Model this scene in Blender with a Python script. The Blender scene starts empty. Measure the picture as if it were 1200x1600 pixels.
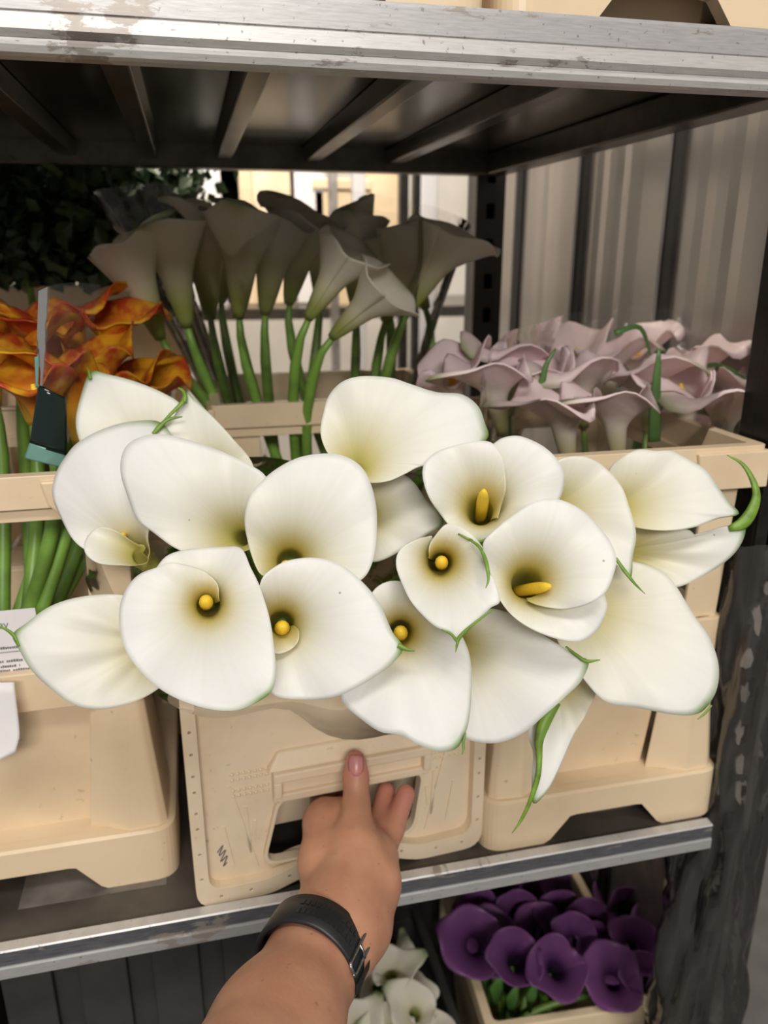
import bpy, bmesh, math, random
import numpy as np
from mathutils import Vector, Matrix

# ------------------------------------------------------------------ camera
F = 1241.0
TH = math.atan(402 / F)
PSI = math.atan(310 / math.hypot(F, 402))
HC = 1.30
fw = np.array([math.sin(PSI) * math.cos(TH), math.cos(PSI) * math.cos(TH), -math.sin(TH)])
rt = np.array([math.cos(PSI), -math.sin(PSI), 0.0])
up = np.cross(rt, fw)
CAM = np.array([0.0, 0.0, HC])

scene = bpy.context.scene
col = scene.collection
cam = bpy.data.cameras.new('camera')
cam.sensor_fit = 'VERTICAL'
cam.sensor_height = 36.0
cam.lens = F / 1600 * 36.0
cam.clip_start = 0.02
cam.dof.use_dof = True
cam.dof.focus_distance = 0.50
cam.dof.aperture_fstop = 7.0
cam_o = bpy.data.objects.new('camera', cam)
col.objects.link(cam_o)
m = Matrix.Identity(4)
for i in range(3):
    m[i][0] = rt[i]; m[i][1] = up[i]; m[i][2] = -fw[i]; m[i][3] = CAM[i]
cam_o.matrix_world = m
scene.camera = cam_o

# ------------------------------------------------------------------ light
world = bpy.data.worlds.new('world')
scene.world = world
world.use_nodes = True
bg = world.node_tree.nodes['Background']
bg.inputs[0].default_value = (1.0, 0.93, 0.85, 1)
bg.inputs[1].default_value = 0.29


def area(name, loc, target, sx, sy, power, color):
    l = bpy.data.lights.new(name, 'AREA')
    l.shape = 'RECTANGLE'; l.size = sx; l.size_y = sy
    l.energy = power; l.color = color
    o = bpy.data.objects.new(name, l)
    col.objects.link(o)
    o.location = loc
    d = Vector(target) - Vector(loc)
    o.rotation_euler = d.to_track_quat('-Z', 'Y').to_euler()
    return o


# ceiling lamps of the hall, at ceiling height: over the aisle the camera stands in, farther down it, and over the bright aisle behind
area('aisle_ceiling_lamp_offscreen', (-0.15, -0.72, 3.0), (0.1, 0.45, 1.0), 1.2, 0.35, 25, (1.0, 0.95, 0.88))
area('far_aisle_ceiling_lamp_offscreen', (-0.3, -3.4, 3.0), (0.1, 0.45, 1.0), 1.6, 0.6, 103, (1.0, 0.95, 0.88))
area('rear_aisle_ceiling_lamp_offscreen', (0.2, 1.75, 3.0), (0.2, 2.5, 1.3), 1.5, 0.4, 110, (1.0, 0.90, 0.76))
scene.view_settings.view_transform = 'Standard'
scene.view_settings.look = 'None'
scene.view_settings.gamma = 1.0
scene.view_settings.exposure = -0.10


# ------------------------------------------------------------------ pixel helpers (1200 x 1600 frame)
def ray(x, y):
    return fw + rt * ((x - 600) / F) - up * ((y - 800) / F)


def D(x, y, d):
    return CAM + ray(x, y) * d


def PY(x, y, Y):
    r = ray(x, y)
    return CAM + r * (Y / r[1])


# ------------------------------------------------------------------ object helpers
def props(o, label=None, cat=None, group=None, kind=None):
    if label: o['label'] = label
    if cat: o['category'] = cat
    if group: o['group'] = group
    if kind: o['kind'] = kind
    return o


def thing(name, loc, label, cat, group=None, kind=None):
    o = bpy.data.objects.new(name, None)
    col.objects.link(o)
    o.location = Vector([float(v) for v in loc])
    o.empty_display_size = 0.02
    return props(o, label, cat, group, kind)


def link_mesh(name, me, mat=None, parent=None, loc=None):
    o = bpy.data.objects.new(name, me)
    col.objects.link(o)
    if mat is not None and not me.materials:
        me.materials.append(mat)
    if parent is not None:
        o.parent = parent
    if loc is not None:
        o.location = Vector([float(v) for v in loc])
    return o


def mesh(name, verts, faces, mat=None, parent=None, smooth=True, world=False, uvs=None):
    """world=True: the vertices are world points; the parent's place is taken off (parents are not rotated)."""
    v = np.asarray(verts, dtype=float)
    if world and parent is not None:
        p = parent
        while p is not None:
            v = v - np.array(p.location)
            p = p.parent
    me = bpy.data.meshes.new(name)
    me.from_pydata([tuple(q) for q in v], [], [tuple(int(i) for i in f) for f in faces])
    if smooth:
        me.polygons.foreach_set('use_smooth', [True] * len(me.polygons))
    me.update()
    return link_mesh(name, me, mat, parent)


def from_bm(name, bm, mat=None, parent=None, smooth=False, bevel=0.0):
    bmesh.ops.recalc_face_normals(bm, faces=bm.faces[:])
    me = bpy.data.meshes.new(name)
    bm.to_mesh(me)
    bm.free()
    if smooth:
        me.polygons.foreach_set('use_smooth', [True] * len(me.polygons))
    o = link_mesh(name, me, mat, parent)
    if bevel:
        b = o.modifiers.new('bevel', 'BEVEL')
        b.width = bevel; b.segments = 2; b.limit_method = 'ANGLE'; b.angle_limit = math.radians(35)
    return o


def bx(bm, x0, x1, y0, y1, z0, z1):
    vs = [bm.verts.new(p) for p in ((x0, y0, z0), (x1, y0, z0), (x1, y1, z0), (x0, y1, z0),
                                    (x0, y0, z1), (x1, y0, z1), (x1, y1, z1), (x0, y1, z1))]
    for f in ((0, 3, 2, 1), (4, 5, 6, 7), (0, 1, 5, 4), (1, 2, 6, 5), (2, 3, 7, 6), (3, 0, 4, 7)):
        bm.faces.new([vs[i] for i in f])


def hexa(bm, bot, top):
    """bot/top: 4 points each"""
    vs = [bm.verts.new(p) for p in list(bot) + list(top)]
    for f in ((0, 3, 2, 1), (4, 5, 6, 7), (0, 1, 5, 4), (1, 2, 6, 5), (2, 3, 7, 6), (3, 0, 4, 7)):
        bm.faces.new([vs[i] for i in f])


def round_poly(pts, rad, seg=4):
    out = []
    n = len(pts)
    for i in range(n):
        p0, p1, p2 = (Vector(pts[i - 1]), Vector(pts[i]), Vector(pts[(i + 1) % n]))
        r = rad[i] if isinstance(rad, (list, tuple)) else rad
        if r <= 0:
            out.append(tuple(p1)); continue
        a = (p0 - p1); b = (p2 - p1)
        ra = min(r, a.length * .48); rb = min(r, b.length * .48)
        A = p1 + a.normalized() * ra; B = p1 + b.normalized() * rb
        for k in range(seg + 1):
            t = k / seg
            out.append(tuple(A * (1 - t) ** 2 + p1 * 2 * t * (1 - t) + B * t * t))
    return out


def plate(bm, outer, holes, y0, y1, axis='y'):
    """Prism between two depths from an outline in (u, z) with holes."""
    def P(u, z, y):
        return (u, y, z) if axis == 'y' else (y, u, z)
    tmp = bmesh.new()
    loops = [outer] + list(holes)
    for lp in loops:
        vs = [tmp.verts.new((p[0], p[1], 0)) for p in lp]
        for i in range(len(vs)):
            tmp.edges.new((vs[i], vs[(i + 1) % len(vs)]))
    bmesh.ops.triangle_fill(tmp, use_beauty=True, edges=tmp.edges[:])
    tmp.verts.index_update()
    tris = [[v.index for v in f.verts] for f in tmp.faces]
    co = [(v.co.x, v.co.y) for v in tmp.verts]
    tmp.free()
    a = [bm.verts.new(P(u, z, y0)) for u, z in co]
    b = [bm.verts.new(P(u, z, y1)) for u, z in co]
    for t in tris:
        bm.faces.new([a[i] for i in t]); bm.faces.new([b[i] for i in reversed(t)])
    k = 0
    for lp in loops:
        n = len(lp)
        for i in range(n):
            i0 = k + i; i1 = k + (i + 1) % n
            bm.faces.new((a[i0], a[i1], b[i1], b[i0]))
        k += n


def catmull(pts, n, closed=False):
    pts = np.asarray(pts, float)
    if closed:
        P = np.vstack([pts[-1], pts, pts[0], pts[1]])
        segs = len(pts)
    else:
        P = np.vstack([2 * pts[0] - pts[1], pts, 2 * pts[-1] - pts[-2]])
        segs = len(pts) - 1
    dense = []
    for i in range(segs):
        p0, p1, p2, p3 = P[i], P[i + 1], P[i + 2], P[i + 3]
        for t in np.linspace(0, 1, 12, endpoint=False):
            dense.append(.5 * (2 * p1 + (p2 - p0) * t + (2 * p0 - 5 * p1 + 4 * p2 - p3) * t * t
                               + (3 * p1 - p0 - 3 * p2 + p3) * t ** 3))
    dense.append(P[segs + 1] if not closed else P[1])
    dense = np.array(dense)
    L = np.concatenate([[0], np.cumsum(np.linalg.norm(np.diff(dense[:, :2] if dense.shape[1] > 3 else dense, axis=0), axis=1))])
    q = np.linspace(0, L[-1], n + 1 if closed else n)
    if closed: q = q[:-1]
    return np.stack([np.interp(q, L, dense[:, k]) for k in range(dense.shape[1])], 1)


def tube(path, radii, sides=8, flat=1.0, flat_dir=None):
    """Swept tube: verts, faces. flat<1 squashes it along flat_dir."""
    path = np.asarray(path, float)
    n = len(path)
    V = []; Fc = []
    prev = None
    for i in range(n):
        t = path[min(i + 1, n - 1)] - path[max(i - 1, 0)]
        t /= (np.linalg.norm(t) + 1e-12)
        if flat_dir is not None:
            a = np.array(flat_dir, float)
        elif prev is None:
            a = np.array([0, 0, 1.0]) if abs(t[2]) < .9 else np.array([1.0, 0, 0])
        else:
            a = prev
        a = a - t * (a @ t); a /= (np.linalg.norm(a) + 1e-12)
        prev = a
        b = np.cross(t, a)
        for k in range(sides):
            w = 2 * math.pi * k / sides
            V.append(path[i] + radii[i] * (flat * math.cos(w) * a + math.sin(w) * b))
    for i in range(n - 1):
        for k in range(sides):
            k2 = (k + 1) % sides
            Fc.append((i * sides + k, i * sides + k2, (i + 1) * sides + k2, (i + 1) * sides + k))
    Fc.append(tuple(reversed(range(sides))))
    Fc.append(tuple(range((n - 1) * sides, n * sides)))
    return V, Fc


# ------------------------------------------------------------------ materials
def nodes_of(name):
    mt = bpy.data.materials.new(name)
    mt.use_nodes = True
    nt = mt.node_tree
    return mt, nt, nt.nodes['Principled BSDF'], nt.nodes, nt.links


def ramp(nd, stops):
    r = nd.new('ShaderNodeValToRGB')
    e = r.color_ramp.elements
    while len(e) < len(stops): e.new(0.5)
    for k, (p, c) in enumerate(stops):
        e[k].position = p
        e[k].color = (*c, 1) if len(c) == 3 else c
    return r


def mixrgb(nd, lk, fac, a, b):
    mx = nd.new('ShaderNodeMix'); mx.data_type = 'RGBA'
    for sock, v in ((mx.inputs[0], fac), (mx.inputs[6], a), (mx.inputs[7], b)):
        if hasattr(v, 'links'): lk.new(v, sock)
        elif isinstance(v, (tuple, list)): sock.default_value = (*v, 1)
        else: sock.default_value = v
    return mx.outputs[2]


def noise(nd, lk, scale, detail=4, vec=None, rough=.55):
    n = nd.new('ShaderNodeTexNoise')
    n.inputs['Scale'].default_value = scale
    n.inputs['Detail'].default_value = detail
    n.inputs['Roughness'].default_value = rough
    if vec is not None: lk.new(vec, n.inputs['Vector'])
    return n


def coord(nd, lk, scale=(1, 1, 1), kind='Object'):
    t = nd.new('ShaderNodeTexCoord')
    mp = nd.new('ShaderNodeMapping')
    mp.inputs['Scale'].default_value = scale
    lk.new(t.outputs[kind], mp.inputs['Vector'])
    return mp.outputs['Vector']


def bump(nd, lk, height, strength, dist, bsdf):
    b = nd.new('ShaderNodeBump')
    b.inputs['Strength'].default_value = strength
    b.inputs['Distance'].default_value = dist
    lk.new(height, b.inputs['Height'])
    lk.new(b.outputs['Normal'], bsdf.inputs['Normal'])


def plain(name, c, rough=.5, metal=0.0, var=.12, scale=30, bumps=0.0, dark=None):
    mt, nt, b, nd, lk = nodes_of(name)
    v = coord(nd, lk)
    n = noise(nd, lk, scale, 5, v)
    d = dark or tuple(x * (1 - var * 2) for x in c)
    r = ramp(nd, [(.3, d), (.62, c)])
    lk.new(n.outputs['Fac'], r.inputs['Fac'])
    lk.new(r.outputs['Color'], b.inputs['Base Color'])
    b.inputs['Roughness'].default_value = rough
    b.inputs['Metallic'].default_value = metal
    if bumps:
        bump(nd, lk, n.outputs['Fac'], bumps, .002, b)
    return mt


def m_petal(name, white, cream, throat, green, edge_green=1.0, sss=.2, deep=None, trans=.15, mottle=None):
    """Spathe: white, cream towards the throat, the flower's own yellow green inside, green at tip and rim."""
    mt, nt, b, nd, lk = nodes_of(name)
    at = nd.new('ShaderNodeAttribute'); at.attribute_name = 'throat'
    ag = nd.new('ShaderNodeAttribute'); ag.attribute_name = 'green'
    au = nd.new('ShaderNodeAttribute'); au.attribute_name = 'vein'
    n1 = noise(nd, lk, 60, 3)
    v = coord(nd, lk); lk.new(v, n1.inputs['Vector'])
    r = ramp(nd, [(0.0, white), (.35, cream), (.75, throat), (1.0, deep or throat)])
    lk.new(at.outputs['Fac'], r.inputs['Fac'])
    # fine veins run from the throat to the rim
    nv = nd.new('ShaderNodeTexNoise'); nv.noise_dimensions = '1D'
    nv.inputs['Scale'].default_value = 1.0; nv.inputs['Detail'].default_value = 3
    lk.new(au.outputs['Fac'], nv.inputs['W'])
    rv = ramp(nd, [(.35, (.975, .975, .965)), (.65, (1, 1, 1))])
    lk.new(nv.outputs['Fac'], rv.inputs['Fac'])
    mul = nd.new('ShaderNodeMix'); mul.data_type = 'RGBA'; mul.blend_type = 'MULTIPLY'
    mul.inputs[0].default_value = 1.0
    lk.new(r.outputs['Color'], mul.inputs[6]); lk.new(rv.outputs['Color'], mul.inputs[7])
    c0_ = mul.outputs[2]
    if mottle:
        nm = noise(nd, lk, 32, 3, v)
        rmm = ramp(nd, [(.47, (0, 0, 0)), (.60, (1, 1, 1))]); lk.new(nm.outputs['Fac'], rmm.inputs['Fac'])
        c0_ = mixrgb(nd, lk, rmm.outputs['Color'], c0_, mottle)
    c = mixrgb(nd, lk, ag.outputs['Fac'], c0_, green)
    # a few brown specks
    vo = nd.new('ShaderNodeTexVoronoi'); vo.inputs['Scale'].default_value = 55
    lk.new(v, vo.inputs['Vector'])
    rs = ramp(nd, [(.035, (1, 1, 1)), (.05, (0, 0, 0))]); lk.new(vo.outputs['Distance'], rs.inputs['Fac'])
    n2 = noise(nd, lk, 14, 1, v)
    rm = ramp(nd, [(.58, (0, 0, 0)), (.62, (.7, .7, .7))]); lk.new(n2.outputs['Fac'], rm.inputs['Fac'])
    ml = nd.new('ShaderNodeMath'); ml.operation = 'MULTIPLY'
    lk.new(rs.outputs['Color'], ml.inputs[0]); lk.new(rm.outputs['Color'], ml.inputs[1])
    c = mixrgb(nd, lk, ml.outputs[0], c, (.30, .20, .13))
    lk.new(c, b.inputs['Base Color'])
    b.inputs['Roughness'].default_value = .42
    b.inputs['Specular IOR Level'].default_value = .35
    b.inputs['Subsurface Weight'].default_value = sss
    b.inputs['Subsurface Radius'].default_value = (1.0, .8, .5)
    b.inputs['Subsurface Scale'].default_value = .004
    bump(nd, lk, nv.outputs['Fac'], .10, .0010, b)
    if trans:
        tl = nd.new('ShaderNodeBsdfTranslucent'); lk.new(c, tl.inputs['Color'])
        mx = nd.new('ShaderNodeMixShader'); mx.inputs[0].default_value = trans
        lk.new(b.outputs[0], mx.inputs[1]); lk.new(tl.outputs[0], mx.inputs[2])
        lk.new(mx.outputs[0], nd['Material Output'].inputs['Surface'])
    return mt


def m_film(name, tint=(.93, .90, .86), fac=.10, haze=.05):
    """Clear cellophane: mostly see-through, glossy by Fresnel, a little haze and creases."""
    mt = bpy.data.materials.new(name); mt.use_nodes = True
    nt = mt.node_tree; nd = nt.nodes; lk = nt.links
    nd.remove(nd['Principled BSDF'])
    out = nd['Material Output']
    tr = nd.new('ShaderNodeBsdfTransparent'); tr.inputs[0].default_value = (*tint, 1)
    gl = nd.new('ShaderNodeBsdfGlossy'); gl.inputs['Roughness'].default_value = .10
    df = nd.new('ShaderNodeBsdfDiffuse'); df.inputs[0].default_value = (.75, .72, .68, 1)
    v = coord(nd, lk)
    n = noise(nd, lk, 22, 3, v)
    bp = nd.new('ShaderNodeBump'); bp.inputs['Strength'].default_value = .6; bp.inputs['Distance'].default_value = .004
    lk.new(n.outputs['Fac'], bp.inputs['Height']); lk.new(bp.outputs['Normal'], gl.inputs['Normal'])
    fr = nd.new('ShaderNodeFresnel'); fr.inputs['IOR'].default_value = 1.35
    lk.new(bp.outputs['Normal'], fr.inputs['Normal'])
    ad = nd.new('ShaderNodeMath'); ad.operation = 'ADD'; ad.inputs[1].default_value = fac * .3
    lk.new(fr.outputs[0], ad.inputs[0])
    m1 = nd.new('ShaderNodeMixShader'); m1.inputs[0].default_value = haze
    lk.new(tr.outputs[0], m1.inputs[1]); lk.new(df.outputs[0], m1.inputs[2])
    m2 = nd.new('ShaderNodeMixShader')
    lk.new(ad.outputs[0], m2.inputs[0]); lk.new(m1.outputs[0], m2.inputs[1]); lk.new(gl.outputs[0], m2.inputs[2])
    lk.new(m2.outputs[0], out.inputs['Surface'])
    return mt


def m_metal_lip(name, c0, c1):
    """Worn painted aluminium lip with brownish scuffs and torn stickers."""
    mt, nt, b, nd, lk = nodes_of(name)
    v = coord(nd, lk)
    vs = coord(nd, lk, (3, 1, 40))
    n1 = noise(nd, lk, 20, 6, vs)
    base = ramp(nd, [(.3, c0), (.7, c1)]); lk.new(n1.outputs['Fac'], base.inputs['Fac'])
    v2 = coord(nd, lk, (5, 1, 16))
    n2 = noise(nd, lk, 1.6, 8, v2, .7)
    msk = ramp(nd, [(.585, (0, 0, 0)), (.605, (.85, .85, .85))]); lk.new(n2.outputs['Fac'], msk.inputs['Fac'])
    c = mixrgb(nd, lk, msk.outputs['Color'], base.outputs['Color'], (.33, .29, .26))
    n3 = noise(nd, lk, 260, 3, v)
    m3 = ramp(nd, [(.66, (0, 0, 0)), (.72, (.6, .6, .6))]); lk.new(n3.outputs['Fac'], m3.inputs['Fac'])
    c = mixrgb(nd, lk, m3.outputs['Color'], c, (.12, .09, .07))
    lk.new(c, b.inputs['Base Color'])
    b.inputs['Metallic'].default_value = .35
    b.inputs['Roughness'].default_value = .42
    bump(nd, lk, n2.outputs['Fac'], .2, .001, b)
    return mt


def m_crate(name, c, d):
    mt, nt, b, nd, lk = nodes_of(name)
    v = coord(nd, lk)
    n1 = noise(nd, lk, 9, 6, v, .6)
    r1 = ramp(nd, [(.28, d), (.55, c)]); lk.new(n1.outputs['Fac'], r1.inputs['Fac'])
    n2 = noise(nd, lk, 120, 4, v)
    m2 = ramp(nd, [(.68, (0, 0, 0)), (.76, (.5, .5, .5))]); lk.new(n2.outputs['Fac'], m2.inputs['Fac'])
    c2 = mixrgb(nd, lk, m2.outputs['Color'], r1.outputs['Color'], (.25, .17, .10))
    lk.new(c2, b.inputs['Base Color'])
    b.inputs['Roughness'].default_value = .38
    return mt


M = {}
M['petal'] = m_petal('white_spathe', (.89, .885, .86), (.86, .82, .64), (.68, .60, .26), (.15, .30, .05), deep=(.50, .46, .12), trans=.08)
M['petal_back'] = m_petal('cream_spathe', (.88, .84, .74), (.84, .79, .60), (.50, .54, .16), (.24, .36, .07), trans=.45)
M['petal_pink'] = m_petal('pink_spathe', (.94, .76, .78), (.92, .83, .77), (.66, .62, .30), (.25, .36, .08), trans=.25)
M['petal_orange'] = m_petal('orange_spathe', (.50, .06, .015), (.78, .30, .02), (.66, .42, .06), (.80, .50, .05), mottle=(.80, .38, .02))
M['petal_purple'] = m_petal('purple_spathe', (.15, .052, .165), (.06, .016, .075), (.022, .006, .035), (.03, .008, .04), trans=.08)
M['stem'] = plain('green_stem', (.20, .38, .06), .4, var=.2, scale=40)
M['tail'] = plain('green_tip', (.20, .36, .04), .45, var=.22, scale=90)
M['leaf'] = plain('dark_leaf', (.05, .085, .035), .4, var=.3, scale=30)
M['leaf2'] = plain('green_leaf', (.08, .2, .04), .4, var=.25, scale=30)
M['film'] = m_film('cellophane', (.97, .96, .95), .03, .012)
M['film_dim'] = m_film('cellophane_hazy', (.90, .88, .85), .16, .09)
M['film_post'] = m_film('stretch_film', (.86, .84, .83), .35, .03)
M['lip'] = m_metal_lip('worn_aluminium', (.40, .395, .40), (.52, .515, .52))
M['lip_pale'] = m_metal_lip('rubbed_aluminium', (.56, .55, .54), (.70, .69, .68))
M['lip_dark'] = m_metal_lip('dark_aluminium', (.085, .088, .10), (.17, .175, .19))  # darker blue-grey tone for the upper band of the lower shelf lips
M['crate'] = m_crate('cream_plastic', (.80, .64, .44), (.70, .54, .36))
M['crate_pale'] = m_crate('pale_cream_plastic', (.82, .68, .50), (.66, .52, .36))
M['crate_dark'] = plain('dark_grey_plastic', (.042, .040, .038), .6)
M['wood'] = plain('brown_board', (.10, .065, .035), .6, 0, .3, 25)
M['shelf_top'] = plain('grimy_sheet', (.11, .095, .082), .5, .3, .3, 14, .1)
M['shelf_under'] = plain('brown_underside', (.105, .085, .066), .22, .75, .28, 10, .12)
M['strip'] = plain('worn_pale_sheet', (.25, .225, .20), .5, .2, .3, 22, .1)
M['rib'] = plain('rib_metal', (.15, .13, .11), .3, .8, .2, 30)
M['post'] = plain('dark_post', (.026, .023, .021), .35, .3, .3, 30, .2)
M['panel'] = plain('grey_panel', (.36, .33, .305), .26, .35, .05, 5)
M['panel_strip'] = plain('pale_strip', (.46, .43, .41), .35, .3, .2, 25, .1)
M['gap'] = plain('gap_shade_black', (.03, .027, .025), .8)  # near-black colour standing in for shade inside the wall gaps
M['floor'] = plain('concrete', (.15, .145, .14), .55, 0, .2, 8, .1)
M['wall'] = plain('pale_wall', (.72, .68, .63), .6, 0, .08, 4)
M['paper'] = plain('white_paper', (.82, .80, .82), .6, 0, .02, 20)
M['ink'] = plain('print_grey', (.16, .15, .17), .7, 0, .1, 20)
M['black'] = plain('black_rubber', (.016, .017, .02), .42, 0, .15, 60)
M['steel'] = plain('buckle_steel', (.42, .42, .43), .28, 1.0, .1, 60)
M['teal'] = plain('teal_print', (.16, .34, .29), .25, 0, .05, 20)
M['teal_dark'] = plain('dark_green_print', (.008, .020, .018), .09, 0, .1, 20)


def m_spadix():
    mt, nt, b, nd, lk = nodes_of('yellow_spadix')
    vo = nd.new('ShaderNodeTexVoronoi'); vo.inputs['Scale'].default_value = 900
    lk.new(coord(nd, lk), vo.inputs['Vector'])
    r = ramp(nd, [(.0, (1.0, .78, .08)), (.6, (.92, .60, .04))]); lk.new(vo.outputs['Distance'], r.inputs['Fac'])
    lk.new(r.outputs['Color'], b.inputs['Base Color'])
    b.inputs['Roughness'].default_value = .6
    b.inputs['Subsurface Weight'].default_value = .15; b.inputs['Subsurface Scale'].default_value = .002
    bump(nd, lk, vo.outputs['Distance'], -.5, .0008, b)
    return mt


def m_skin():
    mt, nt, b, nd, lk = nodes_of('skin')
    v = coord(nd, lk)
    n = noise(nd, lk, 35, 5, v)
    r = ramp(nd, [(.3, (.48, .22, .135)), (.65, (.58, .295, .185))]); lk.new(n.outputs['Fac'], r.inputs['Fac'])
    at = nd.new('ShaderNodeAttribute'); at.attribute_name = 'pink'
    c = mixrgb(nd, lk, at.outputs['Fac'], r.outputs['Color'], (.66, .24, .20))
    n2 = noise(nd, lk, 170, 1, v)
    m2 = ramp(nd, [(.74, (0, 0, 0)), (.78, (.5, .5, .5))]); lk.new(n2.outputs['Fac'], m2.inputs['Fac'])
    c = mixrgb(nd, lk, m2.outputs['Color'], c, (.25, .10, .05))
    lk.new(c, b.inputs['Base Color'])
    b.inputs['Roughness'].default_value = .48
    b.inputs['Subsurface Weight'].default_value = .18
    b.inputs['Subsurface Radius'].default_value = (1, .35, .2)
    b.inputs['Subsurface Scale'].default_value = .006
    n3 = noise(nd, lk, 260, 3, v)
    bump(nd, lk, n3.outputs['Fac'], .18, .001, b)
    return mt


M['spadix'] = m_spadix()
M['skin'] = m_skin()
M['nail'] = plain('thumb_nail', (.60, .25, .24), .3, 0, .05, 40)

# ------------------------------------------------------------------ the setting
ZS = 0.783          # top of the middle shelf
YF = 0.54           # front edge of the shelves
YB = 1.17
XL, XR = -0.92, 0.45

bm = bmesh.new(); bx(bm, -3, 3, -3, 4.2, -.05, 0)
props(from_bm('floor', bm, M['floor']), 'grey concrete floor under the flower trolley', None, kind='structure')
bm = bmesh.new(); bx(bm, -3, 3, 4.0, 4.1, 0, 3.2)
props(from_bm('wall_back', bm, M['wall']), 'pale lit wall far behind the flower trolley', None, kind='structure')

# wall on the right: tall sheet panels with near-black boxes imitating the shade in the gaps
wall = thing('wall_right', (.56, 0, 0), 'grey ribbed sheet panel wall beside the flower trolley', None, kind='structure')
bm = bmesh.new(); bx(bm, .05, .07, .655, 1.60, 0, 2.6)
from_bm('gap_shade_backing', bm, M['gap'], wall)
edges = [.645, .885, 1.115, 1.345, 1.60]
for a, b_ in zip(edges[:-1], edges[1:]):
    y0, y1 = a + .010, b_ - .010
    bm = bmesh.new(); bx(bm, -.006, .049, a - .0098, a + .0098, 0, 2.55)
    from_bm('gap_shade_strip', bm, M['gap'], wall)
    for nm, z0, z1, mt in (('kick_panel', .56, 1.085, 'panel'), ('panel', 1.087, 2.55, 'panel'), ('base_panel', 0, .558, 'panel')):
        bm = bmesh.new()
        prof = [(y0, -.010), (y0 + .050, -.010), (y0 + .054, .0)]
        for k in (.10, .155):
            if y0 + k + .03 < y1: prof += [(y0 + k, .0), (y0 + k + .02, .0016), (y0 + k + .036, .0002)]
        prof.append((y1, .0))
        lo = [bm.verts.new((x, y, z0)) for y, x in prof]; hi = [bm.verts.new((x, y, z1)) for y, x in prof]
        lo2 = [bm.verts.new((.045, y, z0)) for y, x in (prof[0], prof[-1])]; hi2 = [bm.verts.new((.045, y, z1)) for y, x in (prof[0], prof[-1])]
        for i in range(len(prof) - 1): bm.faces.new((lo[i], lo[i + 1], hi[i + 1], hi[i]))
        bm.faces.new((lo[0], hi[0], hi2[0], lo2[0])); bm.faces.new((lo[-1], lo2[1], hi2[1], hi[-1]))
        from_bm(nm, bm, M[mt], wall)


# shelves of the trolley
def shelf(ztop, label, lip_h, ribs=True, name='trolley_shelf', depth_back=YB):
    t = thing(name, (0, YF, ztop), label, 'shelf')
    bm = bmesh.new(); bx(bm, XL, XR, .004, depth_back - YF, -.012, -.008)
    from_bm('deck', bm, M['shelf_under'], t)
    bm = bmesh.new(); bx(bm, XL, XR, .006, depth_back - YF - .002, -.0078, -.0042)
    from_bm('top_sheet', bm, M['shelf_top'], t)
    # front lip: rolled bands with a groove between, each its own part
    h = lip_h
    if h > .035:
        bands = [('lip_top_band', 'lip', [(.008, 0), (-.001, -.0005), (-.002, -.003), (-.002, -.43 * h), (-.0008, -.445 * h), (.008, -.445 * h)]),
                 ('lip_rubbed_band', 'lip_pale', [(.008, -.4455 * h), (-.001, -.4455 * h), (-.0026, -.47 * h), (-.0026, -.67 * h), (.0035, -.74 * h), (.008, -.74 * h)]),
                 ('lip_rolled_edge', 'lip_pale', [(.008, -.7405 * h), (.0045, -.7405 * h), (.004, -.79 * h), (-.0025, -.82 * h), (-.0046, -.88 * h), (-.003, -.97 * h), (.001, -h), (.012, -h), (.012, -.9 * h), (.008, -.85 * h)])]
    else:
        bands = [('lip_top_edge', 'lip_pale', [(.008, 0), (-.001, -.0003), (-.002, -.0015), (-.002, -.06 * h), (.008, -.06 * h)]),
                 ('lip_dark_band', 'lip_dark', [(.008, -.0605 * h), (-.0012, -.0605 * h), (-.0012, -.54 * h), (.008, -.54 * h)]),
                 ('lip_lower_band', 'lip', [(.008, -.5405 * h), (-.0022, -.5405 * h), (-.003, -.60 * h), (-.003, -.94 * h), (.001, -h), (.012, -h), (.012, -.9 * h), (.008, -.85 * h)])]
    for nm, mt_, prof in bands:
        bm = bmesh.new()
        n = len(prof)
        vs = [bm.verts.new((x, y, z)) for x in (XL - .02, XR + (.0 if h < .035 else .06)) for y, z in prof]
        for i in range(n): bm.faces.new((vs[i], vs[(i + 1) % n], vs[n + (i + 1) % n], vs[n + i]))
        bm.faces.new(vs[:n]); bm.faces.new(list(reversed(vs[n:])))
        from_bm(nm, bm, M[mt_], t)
    bm = bmesh.new(); bx(bm, XL, XR, depth_back - YF - .03, depth_back - YF, -lip_h, -.008)
    from_bm('rear_rail', bm, M['rib'], t, bevel=.002)
    for x in (XL + .0, XR - .03):
        bm = bmesh.new(); bx(bm, x, x + .03, .012, depth_back - YF - .03, -lip_h, -.0125)
        from_bm('end_rail', bm, M['rib'], t, bevel=.002)
    if ribs:
        for x in (-.72, -.60, -.48, -.365, -.25, -.135, -.036, .057, .172, .285):
            bm = bmesh.new()
            w = .013
            hexa(bm, [(x - w * .7, .014, -.030), (x + w * .7, .014, -.030), (x + w * .7, depth_back - YF - .03, -.030), (x - w * .7, depth_back - YF - .03, -.030)],
                 [(x - w, .014, -.0125), (x + w, .014, -.0125), (x + w, depth_back - YF - .03, -.0125), (x - w, depth_back - YF - .03, -.0125)])
            from_bm('cross_rib', bm, M['rib'], t, bevel=.0015)
    return t


shelf(1.447, 'upper trolley shelf with worn silver lip and ribbed brown underside', .040)
mid = shelf(ZS + .001, 'middle trolley shelf carrying the cream crates and the hand-held bouquet', .028)
shelf(.175, 'lowest trolley shelf under the crate of purple callas', .028)
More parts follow.
